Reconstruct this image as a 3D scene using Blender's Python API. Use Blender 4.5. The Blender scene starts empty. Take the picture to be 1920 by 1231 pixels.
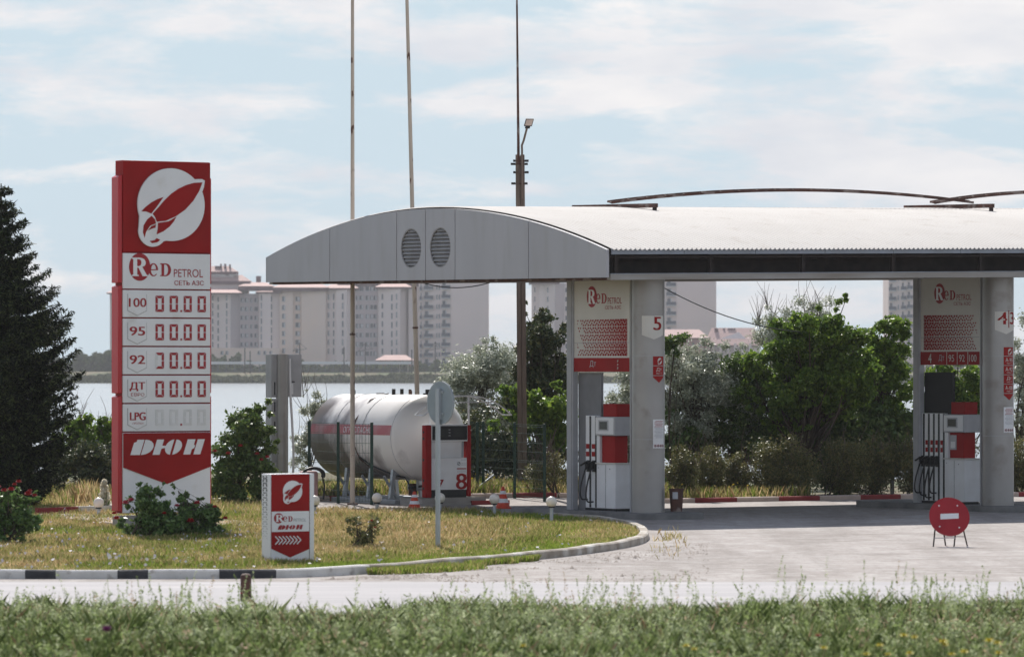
import bpy, math, random
import numpy as np
from mathutils import Vector, Matrix
from mathutils.geometry import tessellate_polygon
R = math.radians
SC = bpy.context.scene
COL = SC.collection
random.seed(7)
RNG = np.random.default_rng(11)

# ------------------------------------------------------------------ camera, sky, sun, exposure
F, H, YH = 8550.0, 3.08, 690.0          # focal length in photo pixels, eye height, horizon row
cam = bpy.data.cameras.new('camera')
cam.sensor_width = 36.0
cam.lens = 36.0 * F / 1920
cam.shift_y = (YH - 615.5) / 1920
cam.clip_start, cam.clip_end = 0.5, 9000
cam.dof.use_dof = True
cam.dof.focus_distance = 118.0
cam.dof.aperture_fstop = 3.8
co = bpy.data.objects.new('camera', cam)
co.location = (0, 0, H)
co.rotation_euler = (R(90), 0, 0)
COL.objects.link(co)
SC.camera = co

SUN_EL, SUN_AZ = 45.0, -9.0             # the sun stands behind the station, a little to the left
wd = bpy.data.worlds.new('World')
SC.world = wd
wd.use_nodes = True
nt = wd.node_tree
nt.nodes.clear()
def wn(t, **k):
    n = nt.nodes.new(t)
    for a, b in k.items(): setattr(n, a, b)
    return n
sky = wn('ShaderNodeTexSky', sky_type='NISHITA', sun_disc=False, sun_elevation=R(SUN_EL),
         sun_rotation=R(SUN_AZ), air_density=1.0, dust_density=0.6, ozone_density=1.5)
tc = wn('ShaderNodeTexCoord')
mp = wn('ShaderNodeMapping')
mp.inputs['Scale'].default_value = (15, 15, 58)
mp.inputs['Location'].default_value = (3.1, 1.7, 0.45)
nz = wn('ShaderNodeTexNoise')
nz.inputs['Scale'].default_value = 1.0
nz.inputs['Detail'].default_value = 9
nz.inputs['Roughness'].default_value = 0.62
nz.inputs['Distortion'].default_value = 0.12
rp = wn('ShaderNodeValToRGB')
rp.color_ramp.elements[0].position = 0.46
rp.color_ramp.elements[1].position = 0.58
mp2 = wn('ShaderNodeMapping')
mp2.inputs['Scale'].default_value = (26, 26, 80)
nz2 = wn('ShaderNodeTexNoise')
nz2.inputs['Scale'].default_value = 1.0
nz2.inputs['Detail'].default_value = 8
rp2 = wn('ShaderNodeValToRGB')
rp2.color_ramp.elements[0].position = 0.3
rp2.color_ramp.elements[0].color = (6.2, 6.4, 6.9, 1)
rp2.color_ramp.elements[1].position = 0.7
rp2.color_ramp.elements[1].color = (8.4, 8.1, 8.0, 1)
mul = wn('ShaderNodeMix', data_type='RGBA', blend_type='MIX')
mul.inputs['B'].default_value = (5.2, 6.35, 7.1, 1)
mx = wn('ShaderNodeMix', data_type='RGBA')
fac = wn('ShaderNodeMath', operation='MULTIPLY')
fac.inputs[1].default_value = 0.85
bg = wn('ShaderNodeBackground')
bg.inputs['Strength'].default_value = 0.1
ow = wn('ShaderNodeOutputWorld')
L = nt.links.new
L(tc.outputs['Generated'], mp.inputs['Vector']); L(mp.outputs[0], nz.inputs['Vector'])
L(tc.outputs['Generated'], mp2.inputs['Vector']); L(mp2.outputs[0], nz2.inputs['Vector'])
L(nz.outputs['Fac'], rp.inputs[0]); L(nz2.outputs['Fac'], rp2.inputs[0])
sep = wn('ShaderNodeSeparateXYZ'); L(tc.outputs['Generated'], sep.inputs[0])
lo = wn('ShaderNodeMapRange', interpolation_type='SMOOTHSTEP')      # pale milky air low over the horizon
lo.inputs['From Min'].default_value = 0.06; lo.inputs['From Max'].default_value = 0.45
lo.inputs['To Min'].default_value = 1.0; lo.inputs['To Max'].default_value = 0.0
L(sep.outputs['Z'], lo.inputs['Value'])
L(lo.outputs[0], mul.inputs['Factor'])
L(sky.outputs[0], mul.inputs['A']); L(mul.outputs['Result'], mx.inputs['A'])
hi = wn('ShaderNodeMapRange', interpolation_type='SMOOTHSTEP')      # the cloud field thins out overhead
hi.inputs['From Min'].default_value = 0.12; hi.inputs['From Max'].default_value = 0.8
hi.inputs['To Min'].default_value = 0.95; hi.inputs['To Max'].default_value = 0.55
L(sep.outputs['Z'], hi.inputs['Value']); L(hi.outputs[0], fac.inputs[1])
L(rp.outputs[0], fac.inputs[0]); L(fac.outputs[0], mx.inputs['Factor'])
L(rp2.outputs[0], mx.inputs['B']); L(mx.outputs['Result'], bg.inputs[0]); L(bg.outputs[0], ow.inputs[0])

sl = bpy.data.lights.new('sun', 'SUN')
sl.energy = 5.0
sl.angle = R(0.6)
sl.color = (1.0, 0.95, 0.88)
so = bpy.data.objects.new('sun', sl)
so.rotation_euler = (R(-(90 - SUN_EL)), 0, R(-SUN_AZ))
so.location = (0, 60, 60)
COL.objects.link(so)
SC.view_settings.view_transform = 'Standard'
SC.view_settings.look = 'None'
SC.view_settings.gamma = 1.0
SC.view_settings.use_curve_mapping = False
SC.view_settings.exposure = 0.26
SC.render.engine = 'CYCLES'
SC.cycles.use_denoising = True
SC.cycles.max_bounces = 8
SC.cycles.transparent_max_bounces = 8
SC.cycles.volume_bounces = 0

# ------------------------------------------------------------------ terrain heights and picture rays
TH = R(32.0)
CT, ST = math.cos(TH), math.sin(TH)
SX, SY = 1.99, 92.0                      # near corner of the canopy; local x runs along it, local y across it
def uv2w(u, v): return SX + CT * u - ST * v, SY + ST * u + CT * v
def w2uv(x, y): return CT * (x - SX) + ST * (y - SY), -ST * (x - SX) + CT * (y - SY)
def sm(t):
    t = np.clip(t, 0, 1)
    return t * t * (3 - 2 * t)
def gz(x, y):
    v = -ST * (x - SX) + CT * (y - SY)
    z = -0.2 * sm((v - 5) / 8.0) * sm((x - 0.8) / 2.5)
    z = z + np.maximum(0, 40 - y) * 0.04
    z = z - 2.4 * sm((y - 132) / 60.0)
    z = z + 4.4 * sm((y - 1372) / 40.0)
    return z
def G(px, py):
    Y = 95.0
    for _ in range(60):
        X = (px - 960) / F * Y
        Yn = (H - float(gz(X, Y))) * F / (py - YH)
        Y = 0.5 * Y + 0.5 * Yn
    return (px - 960) / F * Y, Y, float(gz((px - 960) / F * Y, Y))
def GL(px, py):
    """a spot on the lawn, seen over the grass"""
    Y = (H - 0.15) * F / (py - YH)
    return (px - 960) / F * Y, Y, 0.0
def W(px, py, Y): return Vector(((px - 960) / F * Y, Y, H - (py - YH) / F * Y))

# ------------------------------------------------------------------ materials
def mat(name, c, rough=0.6, metal=0.0, c2=None, scale=4.0, bump=0.0, bscale=None, detail=5, lo=0.35, hi=0.65,
        spec=0.4, stretch=(1, 1, 1), c3=None, s3=1.0, lo3=0.55, hi3=0.7):
    m = bpy.data.materials.new(name)
    m.use_nodes = True
    n = m.node_tree.nodes; l = m.node_tree.links.new
    b = n['Principled BSDF']
    b.inputs['Roughness'].default_value = rough
    b.inputs['Metallic'].default_value = metal
    b.inputs['Specular IOR Level'].default_value = spec
    b.inputs['Base Color'].default_value = (*c, 1)
    t = n.new('ShaderNodeTexCoord'); g = n.new('ShaderNodeMapping')
    g.inputs['Scale'].default_value = stretch
    l(t.outputs['Object'], g.inputs[0])
    def noise(s, d=detail):
        q = n.new('ShaderNodeTexNoise')
        q.inputs['Scale'].default_value = s; q.inputs['Detail'].default_value = d
        l(g.outputs[0], q.inputs['Vector'])
        return q
    if c2 is None: c2 = tuple(x * 0.86 for x in c)
    q = noise(scale); r = n.new('ShaderNodeValToRGB')
    r.color_ramp.elements[0].position = lo; r.color_ramp.elements[0].color = (*c, 1)
    r.color_ramp.elements[1].position = hi; r.color_ramp.elements[1].color = (*c2, 1)
    l(q.outputs['Fac'], r.inputs[0])
    out = r.outputs[0]
    if c3:
        q3 = noise(s3); r3 = n.new('ShaderNodeValToRGB')
        r3.color_ramp.elements[0].position = lo3; r3.color_ramp.elements[1].position = hi3
        l(q3.outputs['Fac'], r3.inputs[0])
        x = n.new('ShaderNodeMix'); x.data_type = 'RGBA'
        l(r3.outputs[0], x.inputs['Factor']); l(out, x.inputs['A']); x.inputs['B'].default_value = (*c3, 1)
        out = x.outputs['Result']
    l(out, b.inputs['Base Color'])
    if bump:
        q2 = noise(bscale or scale * 3); bp = n.new('ShaderNodeBump')
        bp.inputs['Strength'].default_value = bump; bp.inputs['Distance'].default_value = 0.02
        l(q2.outputs['Fac'], bp.inputs['Height']); l(bp.outputs[0], b.inputs['Normal'])
    return m
def leafmat(name, ca, cb, cc, rough=0.45, trans=0.35, spec=0.35):
    """foliage: every leaf (mesh island) takes its own tint"""
    m = bpy.data.materials.new(name)
    m.use_nodes = True
    n = m.node_tree.nodes; l = m.node_tree.links.new
    b = n['Principled BSDF']
    g = n.new('ShaderNodeNewGeometry'); r = n.new('ShaderNodeValToRGB')
    r.color_ramp.elements[0].color = (*ca, 1); r.color_ramp.elements[1].color = (*cc, 1)
    e = r.color_ramp.elements.new(0.5); e.color = (*cb, 1)
    l(g.outputs['Random Per Island'], r.inputs[0])
    l(r.outputs[0], b.inputs['Base Color'])
    b.inputs['Roughness'].default_value = rough
    b.inputs['Specular IOR Level'].default_value = spec
    t = n.new('ShaderNodeBsdfTranslucent'); l(r.outputs[0], t.inputs['Color'])
    x = n.new('ShaderNodeMixShader'); x.inputs[0].default_value = trans
    l(b.outputs[0], x.inputs[1]); l(t.outputs[0], x.inputs[2])
    l(x.outputs[0], n['Material Output'].inputs['Surface'])
    return m
M = {}
M['red'] = mat('red_paint', (0.33, 0.010, 0.010), 0.55, c2=(0.27, 0.009, 0.009), scale=1.5, spec=0.15)
M['red_side'] = mat('red_gloss_paint', (0.52, 0.02, 0.03), 0.25, c2=(0.46, 0.02, 0.028), scale=1.2)
M['red_letter'] = mat('red_vinyl', (0.36, 0.012, 0.02), 0.5)
M['white'] = mat('white_panel', (0.80, 0.80, 0.82), 0.38, c2=(0.74, 0.74, 0.76), scale=1.3, c3=(0.62, 0.6, 0.57), s3=2.2, lo3=0.6, hi3=0.85)
M['white2'] = mat('white_enamel', (0.78, 0.78, 0.79), 0.35, c2=(0.70, 0.69, 0.69), scale=2.5)
M['cream'] = mat('cream_panel', (0.66, 0.63, 0.58), 0.4, c2=(0.58, 0.55, 0.5), scale=0.9)
M['ghost'] = mat('pale_unlit_segment', (0.73, 0.73, 0.74), 0.5)
M['dark'] = mat('dark_gap', (0.02, 0.02, 0.022), 0.7)
M['black'] = mat('black_rubber', (0.015, 0.015, 0.016), 0.45)
M['fascia'] = mat('grey_cassette', (0.44, 0.435, 0.46), 0.42, c2=(0.41, 0.405, 0.43), scale=0.5, c3=(0.385, 0.375, 0.385), s3=1.1, lo3=0.5, hi3=0.8, metal=0.15, stretch=(1, 2.6, 0.45))
M['louvre'] = mat('grey_louvre', (0.34, 0.335, 0.34), 0.5, c2=(0.26, 0.25, 0.25), scale=3)
M['roof'] = mat('white_corrugated_sheet', (0.58, 0.55, 0.52), 0.7, c2=(0.54, 0.51, 0.48), scale=0.7, c3=(0.46, 0.42, 0.38), s3=2.2, lo3=0.58, hi3=0.8, spec=0.2)
M['gutter'] = mat('blue_grey_flashing', (0.30, 0.33, 0.40), 0.4, metal=0.3, c2=(0.24, 0.26, 0.3), scale=2)
M['rust'] = mat('rusty_steel', (0.115, 0.05, 0.035), 0.75, c2=(0.05, 0.025, 0.02), scale=6, bump=0.3, c3=(0.22, 0.17, 0.15), s3=3, lo3=0.55, hi3=0.62)
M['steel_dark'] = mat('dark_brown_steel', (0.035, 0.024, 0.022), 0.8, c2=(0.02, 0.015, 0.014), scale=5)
M['beam'] = mat('pale_steel_beam', (0.36, 0.35, 0.34), 0.5, c2=(0.25, 0.22, 0.19), scale=1.2, stretch=(0.4, 1, 3))
M['col'] = mat('silver_cladding', (0.36, 0.345, 0.335), 0.36, metal=0.35, c2=(0.30, 0.285, 0.275), scale=1.3, c3=(0.22, 0.19, 0.165), s3=2.4, lo3=0.55, hi3=0.82, bump=0.25, bscale=1.6)
M['post'] = mat('grey_paint', (0.40, 0.40, 0.41), 0.5, c2=(0.33, 0.33, 0.34), scale=2)
M['partition'] = mat('grey_partition', (0.20, 0.20, 0.21), 0.6)
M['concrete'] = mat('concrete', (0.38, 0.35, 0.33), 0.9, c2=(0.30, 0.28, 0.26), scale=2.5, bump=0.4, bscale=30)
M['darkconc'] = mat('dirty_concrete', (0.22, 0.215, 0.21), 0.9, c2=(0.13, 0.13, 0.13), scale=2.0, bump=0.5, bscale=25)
M['screen'] = mat('lcd_glass', (0.05, 0.055, 0.05), 0.15)
M['greypl'] = mat('grey_plastic', (0.45, 0.45, 0.47), 0.45)
M['mast'] = mat('cream_mast_paint', (0.56, 0.48, 0.40), 0.6, c2=(0.46, 0.38, 0.31), scale=1.6, c3=(0.11, 0.05, 0.03), s3=7.0, lo3=0.62, hi3=0.66, stretch=(1, 1, 0.45))
M['pole'] = mat('weathered_pole', (0.20, 0.15, 0.12), 0.85, c2=(0.13, 0.095, 0.075), scale=5, stretch=(3, 3, 0.3), bump=0.4, bscale=20)
M['galv'] = mat('galvanised', (0.42, 0.45, 0.48), 0.4, metal=0.4, c2=(0.34, 0.37, 0.4), scale=3)
M['sign_back'] = mat('sign_back', (0.30, 0.35, 0.39), 0.5, c2=(0.25, 0.29, 0.32), scale=3)
M['tank'] = mat('tank_paint', (0.84, 0.82, 0.83), 0.3, c2=(0.77, 0.75, 0.75), scale=1.0, c3=(0.33, 0.30, 0.29), s3=0.8, lo3=0.60, hi3=0.9, spec=0.5)
M['tank_dirty'] = mat('tank_paint_stained', (0.62, 0.60, 0.60), 0.45, c2=(0.26, 0.235, 0.23), scale=1.6, stretch=(1.2, 1, 0.8), lo=0.42, hi=0.66)
M['tank_stripe'] = mat('faded_red_stripe', (0.50, 0.13, 0.15), 0.5, c2=(0.52, 0.30, 0.30), scale=1.6, lo=0.45, hi=0.7)
M['green'] = mat('green_fence_paint', (0.012, 0.05, 0.035), 0.45)
M['globe'] = mat('opal_glass', (0.80, 0.75, 0.68), 0.3, c2=(0.72, 0.66, 0.58), scale=5)
M['orange'] = mat('orange_red_plastic', (0.62, 0.06, 0.02), 0.5)
M['pink'] = mat('faded_pink_paint', (0.42, 0.25, 0.25), 0.6)
M['kwhite'] = mat('kerb_white', (0.72, 0.70, 0.67), 0.85, c2=(0.58, 0.56, 0.53), scale=3, c3=(0.32, 0.29, 0.26), s3=5, lo3=0.58, hi3=0.72, bump=0.3, bscale=20)
M['kblack'] = mat('kerb_black', (0.035, 0.035, 0.042), 0.75, c2=(0.06, 0.06, 0.065), scale=4, bump=0.3, bscale=20)
M['kgrey'] = mat('kerb_bare', (0.40, 0.36, 0.31), 0.9, c2=(0.26, 0.22, 0.18), scale=3, bump=0.5, bscale=14, c3=(0.62, 0.6, 0.56), s3=2.0, lo3=0.5, hi3=0.7)
M['kred'] = mat('kerb_red', (0.30, 0.035, 0.035), 0.8, c2=(0.24, 0.04, 0.04), scale=4)
M['kpink'] = mat('kerb_cream', (0.60, 0.48, 0.42), 0.85, c2=(0.50, 0.40, 0.35), scale=3)

# ------------------------------------------------------------------ mesh building
def link(o, parent=None):
    COL.objects.link(o)
    if parent: o.parent = parent
    return o
def tag(o, label=None, cat=None, group=None, kind=None):
    if label: o['label'] = label
    if cat: o['category'] = cat
    if group: o['group'] = group
    if kind: o['kind'] = kind
    return o
def empty(name, loc, rz=0.0, label=None, cat=None, group=None):
    o = bpy.data.objects.new(name, None)
    o.empty_display_size = 0.3
    o.location = loc; o.rotation_euler = (0, 0, rz)
    link(o)
    return tag(o, label, cat, group)
_glyph = {}
def glyphs(s):
    if s not in _glyph:
        cu = bpy.data.curves.new('t', 'FONT'); cu.body = s; cu.resolution_u = 4
        ob = bpy.data.objects.new('t', cu)
        me = bpy.data.meshes.new_from_object(ob)
        P = [(v.co.x, v.co.y) for v in me.vertices]
        fs = [tuple(p.vertices) for p in me.polygons]
        x0 = min(p[0] for p in P); x1 = max(p[0] for p in P); y0 = min(p[1] for p in P); y1 = max(p[1] for p in P)
        P = [((p[0] - x0) / (x1 - x0), (p[1] - y0) / (y1 - y0)) for p in P]
        bpy.data.objects.remove(ob); bpy.data.curves.remove(cu); bpy.data.meshes.remove(me)
        _glyph[s] = (P, fs)
    return _glyph[s]
def flat(o, r, k, n):
    o, r, k, n = Vector(o), Vector(r), Vector(k), Vector(n)
    return lambda x, z, d: o + r * x + k * z + n * d
def cyl_map(cx, cy, rad, a0):
    """x metres round a cylinder from angle a0, z up, d outward"""
    return lambda x, z, d: Vector((cx + (rad + d) * math.cos(a0 + x / rad), cy + (rad + d) * math.sin(a0 + x / rad), z))
class MB:
    def __init__(s): s.v = []; s.f = []; s.m = []; s.mats = []
    def mi(s, m):
        m = M[m] if isinstance(m, str) else m
        if m not in s.mats: s.mats.append(m)
        return s.mats.index(m)
    def add(s, vs, fs, m):
        b = len(s.v); k = s.mi(m)
        s.v += [tuple(v) for v in vs]
        for f in fs: s.f.append(tuple(b + i for i in f)); s.m.append(k)
        return s
    def box(s, a, b, m, fn=None):
        (x0, y0, z0), (x1, y1, z1) = a, b
        vs = [(x0, y0, z0), (x1, y0, z0), (x1, y1, z0), (x0, y1, z0), (x0, y0, z1), (x1, y0, z1), (x1, y1, z1), (x0, y1, z1)]
        if fn: vs = [fn(*p) for p in vs]
        return s.add(vs, [(0, 3, 2, 1), (4, 5, 6, 7), (0, 1, 5, 4), (1, 2, 6, 5), (2, 3, 7, 6), (3, 0, 4, 7)], m)
    def bar(s, p, q, w, h, m, up=(0, 0, 1)):
        p, q = Vector(p), Vector(q); d = (q - p).normalized(); u = Vector(up)
        if abs(d.dot(u)) > 0.98: u = Vector((0, 1, 0))
        r = d.cross(u).normalized(); k = r.cross(d).normalized()
        vs = [c + r * a * w / 2 + k * b * h / 2 for c in (p, q) for a, b in ((-1, -1), (1, -1), (1, 1), (-1, 1))]
        return s.add(vs, [(3, 2, 1, 0), (4, 5, 6, 7), (0, 1, 5, 4), (1, 2, 6, 5), (2, 3, 7, 6), (3, 0, 4, 7)], m)
    def tube(s, path, rad, m, n=8, cap=True):
        P = [Vector(p) for p in path]
        rr = rad if hasattr(rad, '__len__') else [rad] * len(P)
        vs = []; ref = None
        for i, p in enumerate(P):
            d = (P[min(i + 1, len(P) - 1)] - P[max(i - 1, 0)])
            d = d.normalized() if d.length > 1e-9 else Vector((0, 0, 1))
            if ref is None: ref = Vector((1, 0, 0)) if abs(d.x) < 0.8 else Vector((0, 1, 0))
            r = (ref - d * ref.dot(d)).normalized(); ref = r; k = d.cross(r)
            vs += [p + (r * math.cos(2 * math.pi * j / n) + k * math.sin(2 * math.pi * j / n)) * rr[i] for j in range(n)]
        fs = [(i * n + j, i * n + (j + 1) % n, (i + 1) * n + (j + 1) % n, (i + 1) * n + j) for i in range(len(P) - 1) for j in range(n)]
        if cap: fs += [tuple(range(n))[::-1], tuple((len(P) - 1) * n + j for j in range(n))]
        return s.add(vs, fs, m)
    def cyl(s, x, y, z0, z1, r, m, n=24, r1=None):
        return s.tube([(x, y, z0), (x, y, z1)], [r, r if r1 is None else r1], m, n)
    def lathe(s, prof, m, n=20, c=(0, 0, 0)):
        vs = [(c[0] + r * math.cos(2 * math.pi * j / n), c[1] + r * math.sin(2 * math.pi * j / n), c[2] + z) for r, z in prof for j in range(n)]
        fs = [(i * n + j, i * n + (j + 1) % n, (i + 1) * n + (j + 1) % n, (i + 1) * n + j) for i in range(len(prof) - 1) for j in range(n)]
        return s.add(vs, fs, m)
    def poly(s, fr, loops, m, d=0.004, t=0.004):
        """loops (outer, holes...) of x,z laid on frame fr, standing d proud, t thick"""
        if loops and not hasattr(loops[0][0], '__len__'): loops = [loops]
        L2 = [[Vector((p[0], p[1], 0)) for p in lp] for lp in loops]
        flatp = [p for lp in L2 for p in lp]
        tris = tessellate_polygon(L2)
        vs = [fr(p.x, p.y, d) for p in flatp]; fs = []
        for t3 in tris:
            a, b, c = (flatp[i] for i in t3)
            fs.append(tuple(t3) if (b - a).cross(c - a).z > 0 else tuple(t3)[::-1])
        if t:
            nb = len(flatp); vs += [fr(p.x, p.y, d - t) for p in flatp]; o = 0
            for lp in L2:
                k = len(lp)
                for i in range(k): fs.append((o + i, o + (i + 1) % k, nb + o + (i + 1) % k, nb + o + i))
                o += k
        return s.add(vs, fs, m)
    def rect(s, fr, x0, x1, z0, z1, m, d=0.004, t=0.004, n=1):
        for i in range(n):
            a = x0 + (x1 - x0) * i / n; b = x0 + (x1 - x0) * (i + 1) / n
            s.poly(fr, [(a, z0), (b, z0), (b, z1), (a, z1)], m, d, t if n == 1 else 0)
        return s
    def text(s, fr, body, x0, x1, z0, z1, m, d=0.008, bold=0):
        P, fs = glyphs(body)
        for e in ([0] if not bold else [-bold, 0, bold]):
            s.add([fr(x0 + (x1 - x0) * p[0] + e, z0 + (z1 - z0) * p[1], d + e * 0.01) for p in P], fs, m)
        return s
    def build(s, name, parent=None, smooth=True, bevel=0.0, ang=35):
        me = bpy.data.meshes.new(name)
        me.from_pydata(s.v, [], s.f)
        for m in s.mats: me.materials.append(m)
        me.polygons.foreach_set('material_index', s.m)
        me.update()
        if smooth:
            me.shade_smooth()
            me.set_sharp_from_angle(angle=R(ang))
        o = bpy.data.objects.new(name, me)
        link(o, parent)
        if bevel:
            b = o.modifiers.new('bevel', 'BEVEL'); b.width = bevel; b.segments = 2; b.limit_method = 'ANGLE'; b.angle_limit = R(50)
            b.use_clamp_overlap = True
        return o
def arc(cx, cz, rx, rz, a0, a1, n): return [(cx + rx * math.cos(R(a0 + (a1 - a0) * i / n)), cz + rz * math.sin(R(a0 + (a1 - a0) * i / n))) for i in range(n + 1)]
def copy_tree(o, parent=None):
    c = o.copy(); COL.objects.link(c); c.parent = parent
    for ch in list(o.children): copy_tree(ch, c)
    return c

# lettering shapes (unit square)
GR = [[(0, 0), (.44, 0), (.44, .06), (.34, .08), (.34, .46), (.42, .46), (.68, 0), (1, 0), (1, .06), (.93, .08), (.66, .5), (.8, .56), (.87, .66), (.87, .78), (.8, .91), (.66, .98), (.5, 1), (0, 1), (0, .94), (.1, .92), (.1, .08), (0, .06)],
      [(.34, .54), (.34, .92), (.46, .92), (.57, .87), (.61, .74), (.57, .6), (.46, .54)]]
GE = [arc(.5, .5, .5, .5, -4, 318, 20)[::1] + arc(.56, .5, .33, .42, 316, 190, 10) + [(.25, .46)],
      arc(.52, .54, .26, .38, 0, 180, 10)]
GD = [[(0, 0), (.5, 0)] + arc(.5, .5, .5, .5, -80, 80, 10) + [(.5, 1), (0, 1), (0, .93), (.12, .9), (.12, .1), (0, .07)],
      [(.36, .08), (.46, .08)] + arc(.46, .5, .27, .42, -70, 70, 8) + [(.46, .92), (.36, .92)]]
def put(loops, x0, x1, z0, z1, sh=0.0):
    return [[(x0 + (x1 - x0) * p[0] + sh * p[1], z0 + (z1 - z0) * p[1]) for p in lp] for lp in loops]
def red_word(b, fr, x, z, w, d=0.006):
    """disc with reversed R, then e D; x,z lower left of the disc box, w overall width (to the end of the small caps line)"""
    u = w / 117.0
    b.poly(fr, [arc(x + 19.4 * u, z + 22.6 * u, 19.4 * u, 22.6 * u, 0, 350, 35)], 'red_letter', d)
    b.poly(fr, put(GR, x + 4.6 * u, x + 34 * u, z + 7.6 * u, z + 37.7 * u), 'white', d + 0.003)
    b.poly(fr, put(GE, x + 35.8 * u, x + 53 * u, z + 7.6 * u, z + 29 * u), 'red_letter', d + 0.002)
    b.poly(fr, put(GD, x + 57 * u, x + 77 * u, z + 8 * u, z + 29 * u), 'red_letter', d)
    b.text(fr, 'PETROL', x + 82 * u, x + 136 * u, z + 6.8 * u, z + 20 * u, 'red_letter', d)
def emblem(b, fr, cx, cz, rx, rz, white, red, d=0.03, t=0.03):
    c = lambda P: [(cx + (x - 1137) / 210 * rx, cz + (370 - y) / 240 * rz) for x, y in P]
    out = [(1137 + 210 * math.cos(R(a)), 370 - 240 * math.sin(R(a))) for a in range(-84, 49, 6)]
    out += [(1290, 198), (1330, 196), (1347, 206), (1342, 245), (1330, 285)][::-1][2:] if False else []
    big = [(1137 + 210 * math.cos(R(a)), 370 - 240 * math.sin(R(a))) for a in range(0, 360, 6)]
    b.poly(fr, c(big[::1]), white, d, t)
    b.poly(fr, c([(1265, 215), (1262, 290), (1325, 300), (1342, 250), (1348, 206), (1330, 196), (1290, 198)]), white, d + 0.001, t)
    b.poly(fr, c([(1020 + 88 * math.cos(R(a)), 545 - 105 * math.sin(R(a))) for a in range(0, 360, 10)]), white, d + 0.002, t)
    b.poly(fr, c([(1018, 630), (1108, 608), (1100, 500), (940, 420), (934, 540)]), white, d + 0.0005, t)
    e = d + 0.005
    b.poly(fr, c([(1332, 218), (1280, 222), (1230, 238), (1180, 264), (1135, 298), (1090, 345), (1055, 390), (1018, 432), (1034, 455), (1045, 485), (1100, 478), (1165, 446), (1225, 400), (1275, 340), (1312, 275)]), red, e, 0.004)
    b.poly(fr, c([(1087, 321), (1050, 335), (1012, 357), (975, 388), (948, 418), (980, 419), (1010, 432), (1040, 392)]), red, e, 0.004)
    b.poly(fr, c([(1168, 449), (1120, 480), (1052, 492), (1050, 530), (1043, 568), (1085, 548), (1125, 515), (1150, 483)]), red, e, 0.004)
    b.poly(fr, c([(1012, 446), (985, 470), (962, 510), (958, 555), (968, 592), (978, 552), (1003, 512), (1040, 496), (1034, 470)]), red, e, 0.004)
    b.poly(fr, c([(1040, 502), (1012, 514), (988, 544), (1012, 532), (1036, 524)]), red, e, 0.004)
    b.poly(fr, c([(1000, 612), (1030, 606), (1043, 592), (1067, 603), (1048, 620), (1015, 627)]), red, e, 0.004)
def slant_word(b, fr, x0, x1, z0, z1, m, d=0.006):
    """the heavy slanted stencil word: D, U with a bar, H"""
    w = x1 - x0; h = z1 - z0; s = 0.34 * h
    w = w - s
    P = lambda loops: b.poly(fr, put(loops, x0, x0 + w, z0, z1, s), m, d)
    P([[(0, 0), (.135, 0), (.135, 1), (.035, 1), (.035, .86), (0, .8)]])
    P([[(.15, 0)] + arc(.15, .5, .145, .5, -80, 80, 10) + [(.15, 1)]])
    P([[(.315, 0), (.415, 0), (.415, .40), (.47, .45), (.47, .58), (.415, .6), (.415, 1), (.315, 1)]])
    P([arc(.57, .5, .105, .5, 95, 265, 12)])
    P([arc(.585, .5, .115, .5, -85, 85, 12)])
    P([[(.755, 0), (.855, 0), (.855, .34), (.885, .42), (.885, .62), (.865, .62), (.865, 1), (.755, 1)]])
    P([[(.9, 0), (1, 0), (1, 1), (.9, 1), (.9, .62), (.9, .4)]])
def seg_digit(b, fr, x0, x1, z0, z1, on, m, ghost=None, d=0.006):
    w = x1 - x0; h = z1 - z0; t = w * 0.27; g = w * 0.035; zm = (z0 + z1) / 2
    S = {'a': [(x0 + g, z1), (x1 - g, z1), (x1 - t - g, z1 - t), (x0 + t + g, z1 - t)],
         'd': [(x0 + g, z0), (x0 + t + g, z0 + t), (x1 - t - g, z0 + t), (x1 - g, z0)],
         'f': [(x0, z1 - g), (x0 + t, z1 - t - g), (x0 + t, zm + g), (x0, zm + g)],
         'b': [(x1, z1 - g), (x1, zm + g), (x1 - t, zm + g), (x1 - t, z1 - t - g)],
         'e': [(x0, z0 + g), (x0, zm - g), (x0 + t, zm - g), (x0 + t, z0 + t + g)],
         'c': [(x1, z0 + g), (x1 - t, z0 + t + g), (x1 - t, zm - g), (x1, zm - g)]}
    for k, p in S.items():
        if k in on: b.poly(fr, p, m, d)
        elif ghost: b.poly(fr, p, ghost, d)

# ------------------------------------------------------------------ setting: terrain, water, road, forecourt, lawn, kerbs
def grid_mesh(name, xs, ys, zf, m, clip=None):
    X, Y = np.meshgrid(xs, ys)
    Z = zf(X, Y)
    nx, ny = len(xs), len(ys)
    me = bpy.data.meshes.new(name)
    co = np.stack([X, Y, Z], -1).reshape(-1, 3)
    i = np.arange((ny - 1) * nx).reshape(ny - 1, nx)[:, :-1].ravel()
    q = np.stack([i, i + 1, i + nx + 1, i + nx], 1)
    me.from_pydata(co.tolist(), [], q.tolist())
    me.materials.append(m); me.shade_smooth()
    o = bpy.data.objects.new(name, me); link(o)
    return tag(o, kind='structure')
soil = mat('soil', (0.15, 0.115, 0.07), 0.95, c2=(0.09, 0.085, 0.035), scale=0.5, c3=(0.06, 0.08, 0.025), s3=0.15, lo3=0.45, hi3=0.6, bump=0.5, bscale=8)
xs = np.concatenate([[-900, -500, -300, -200, -140, -100, -70, -50], np.arange(-40, 41, 1.0), [50, 70, 100, 140, 200, 300, 500, 900]])
ys = np.concatenate([np.arange(-20, 135, 1.0), np.arange(135, 200, 5), [250, 400, 700, 1000, 1300, 1350], np.arange(1368, 1416, 4), [1450, 1600, 2200, 3500]])
grid_mesh('ground', xs, ys, lambda x, y: gz(x, y), soil)
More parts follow.
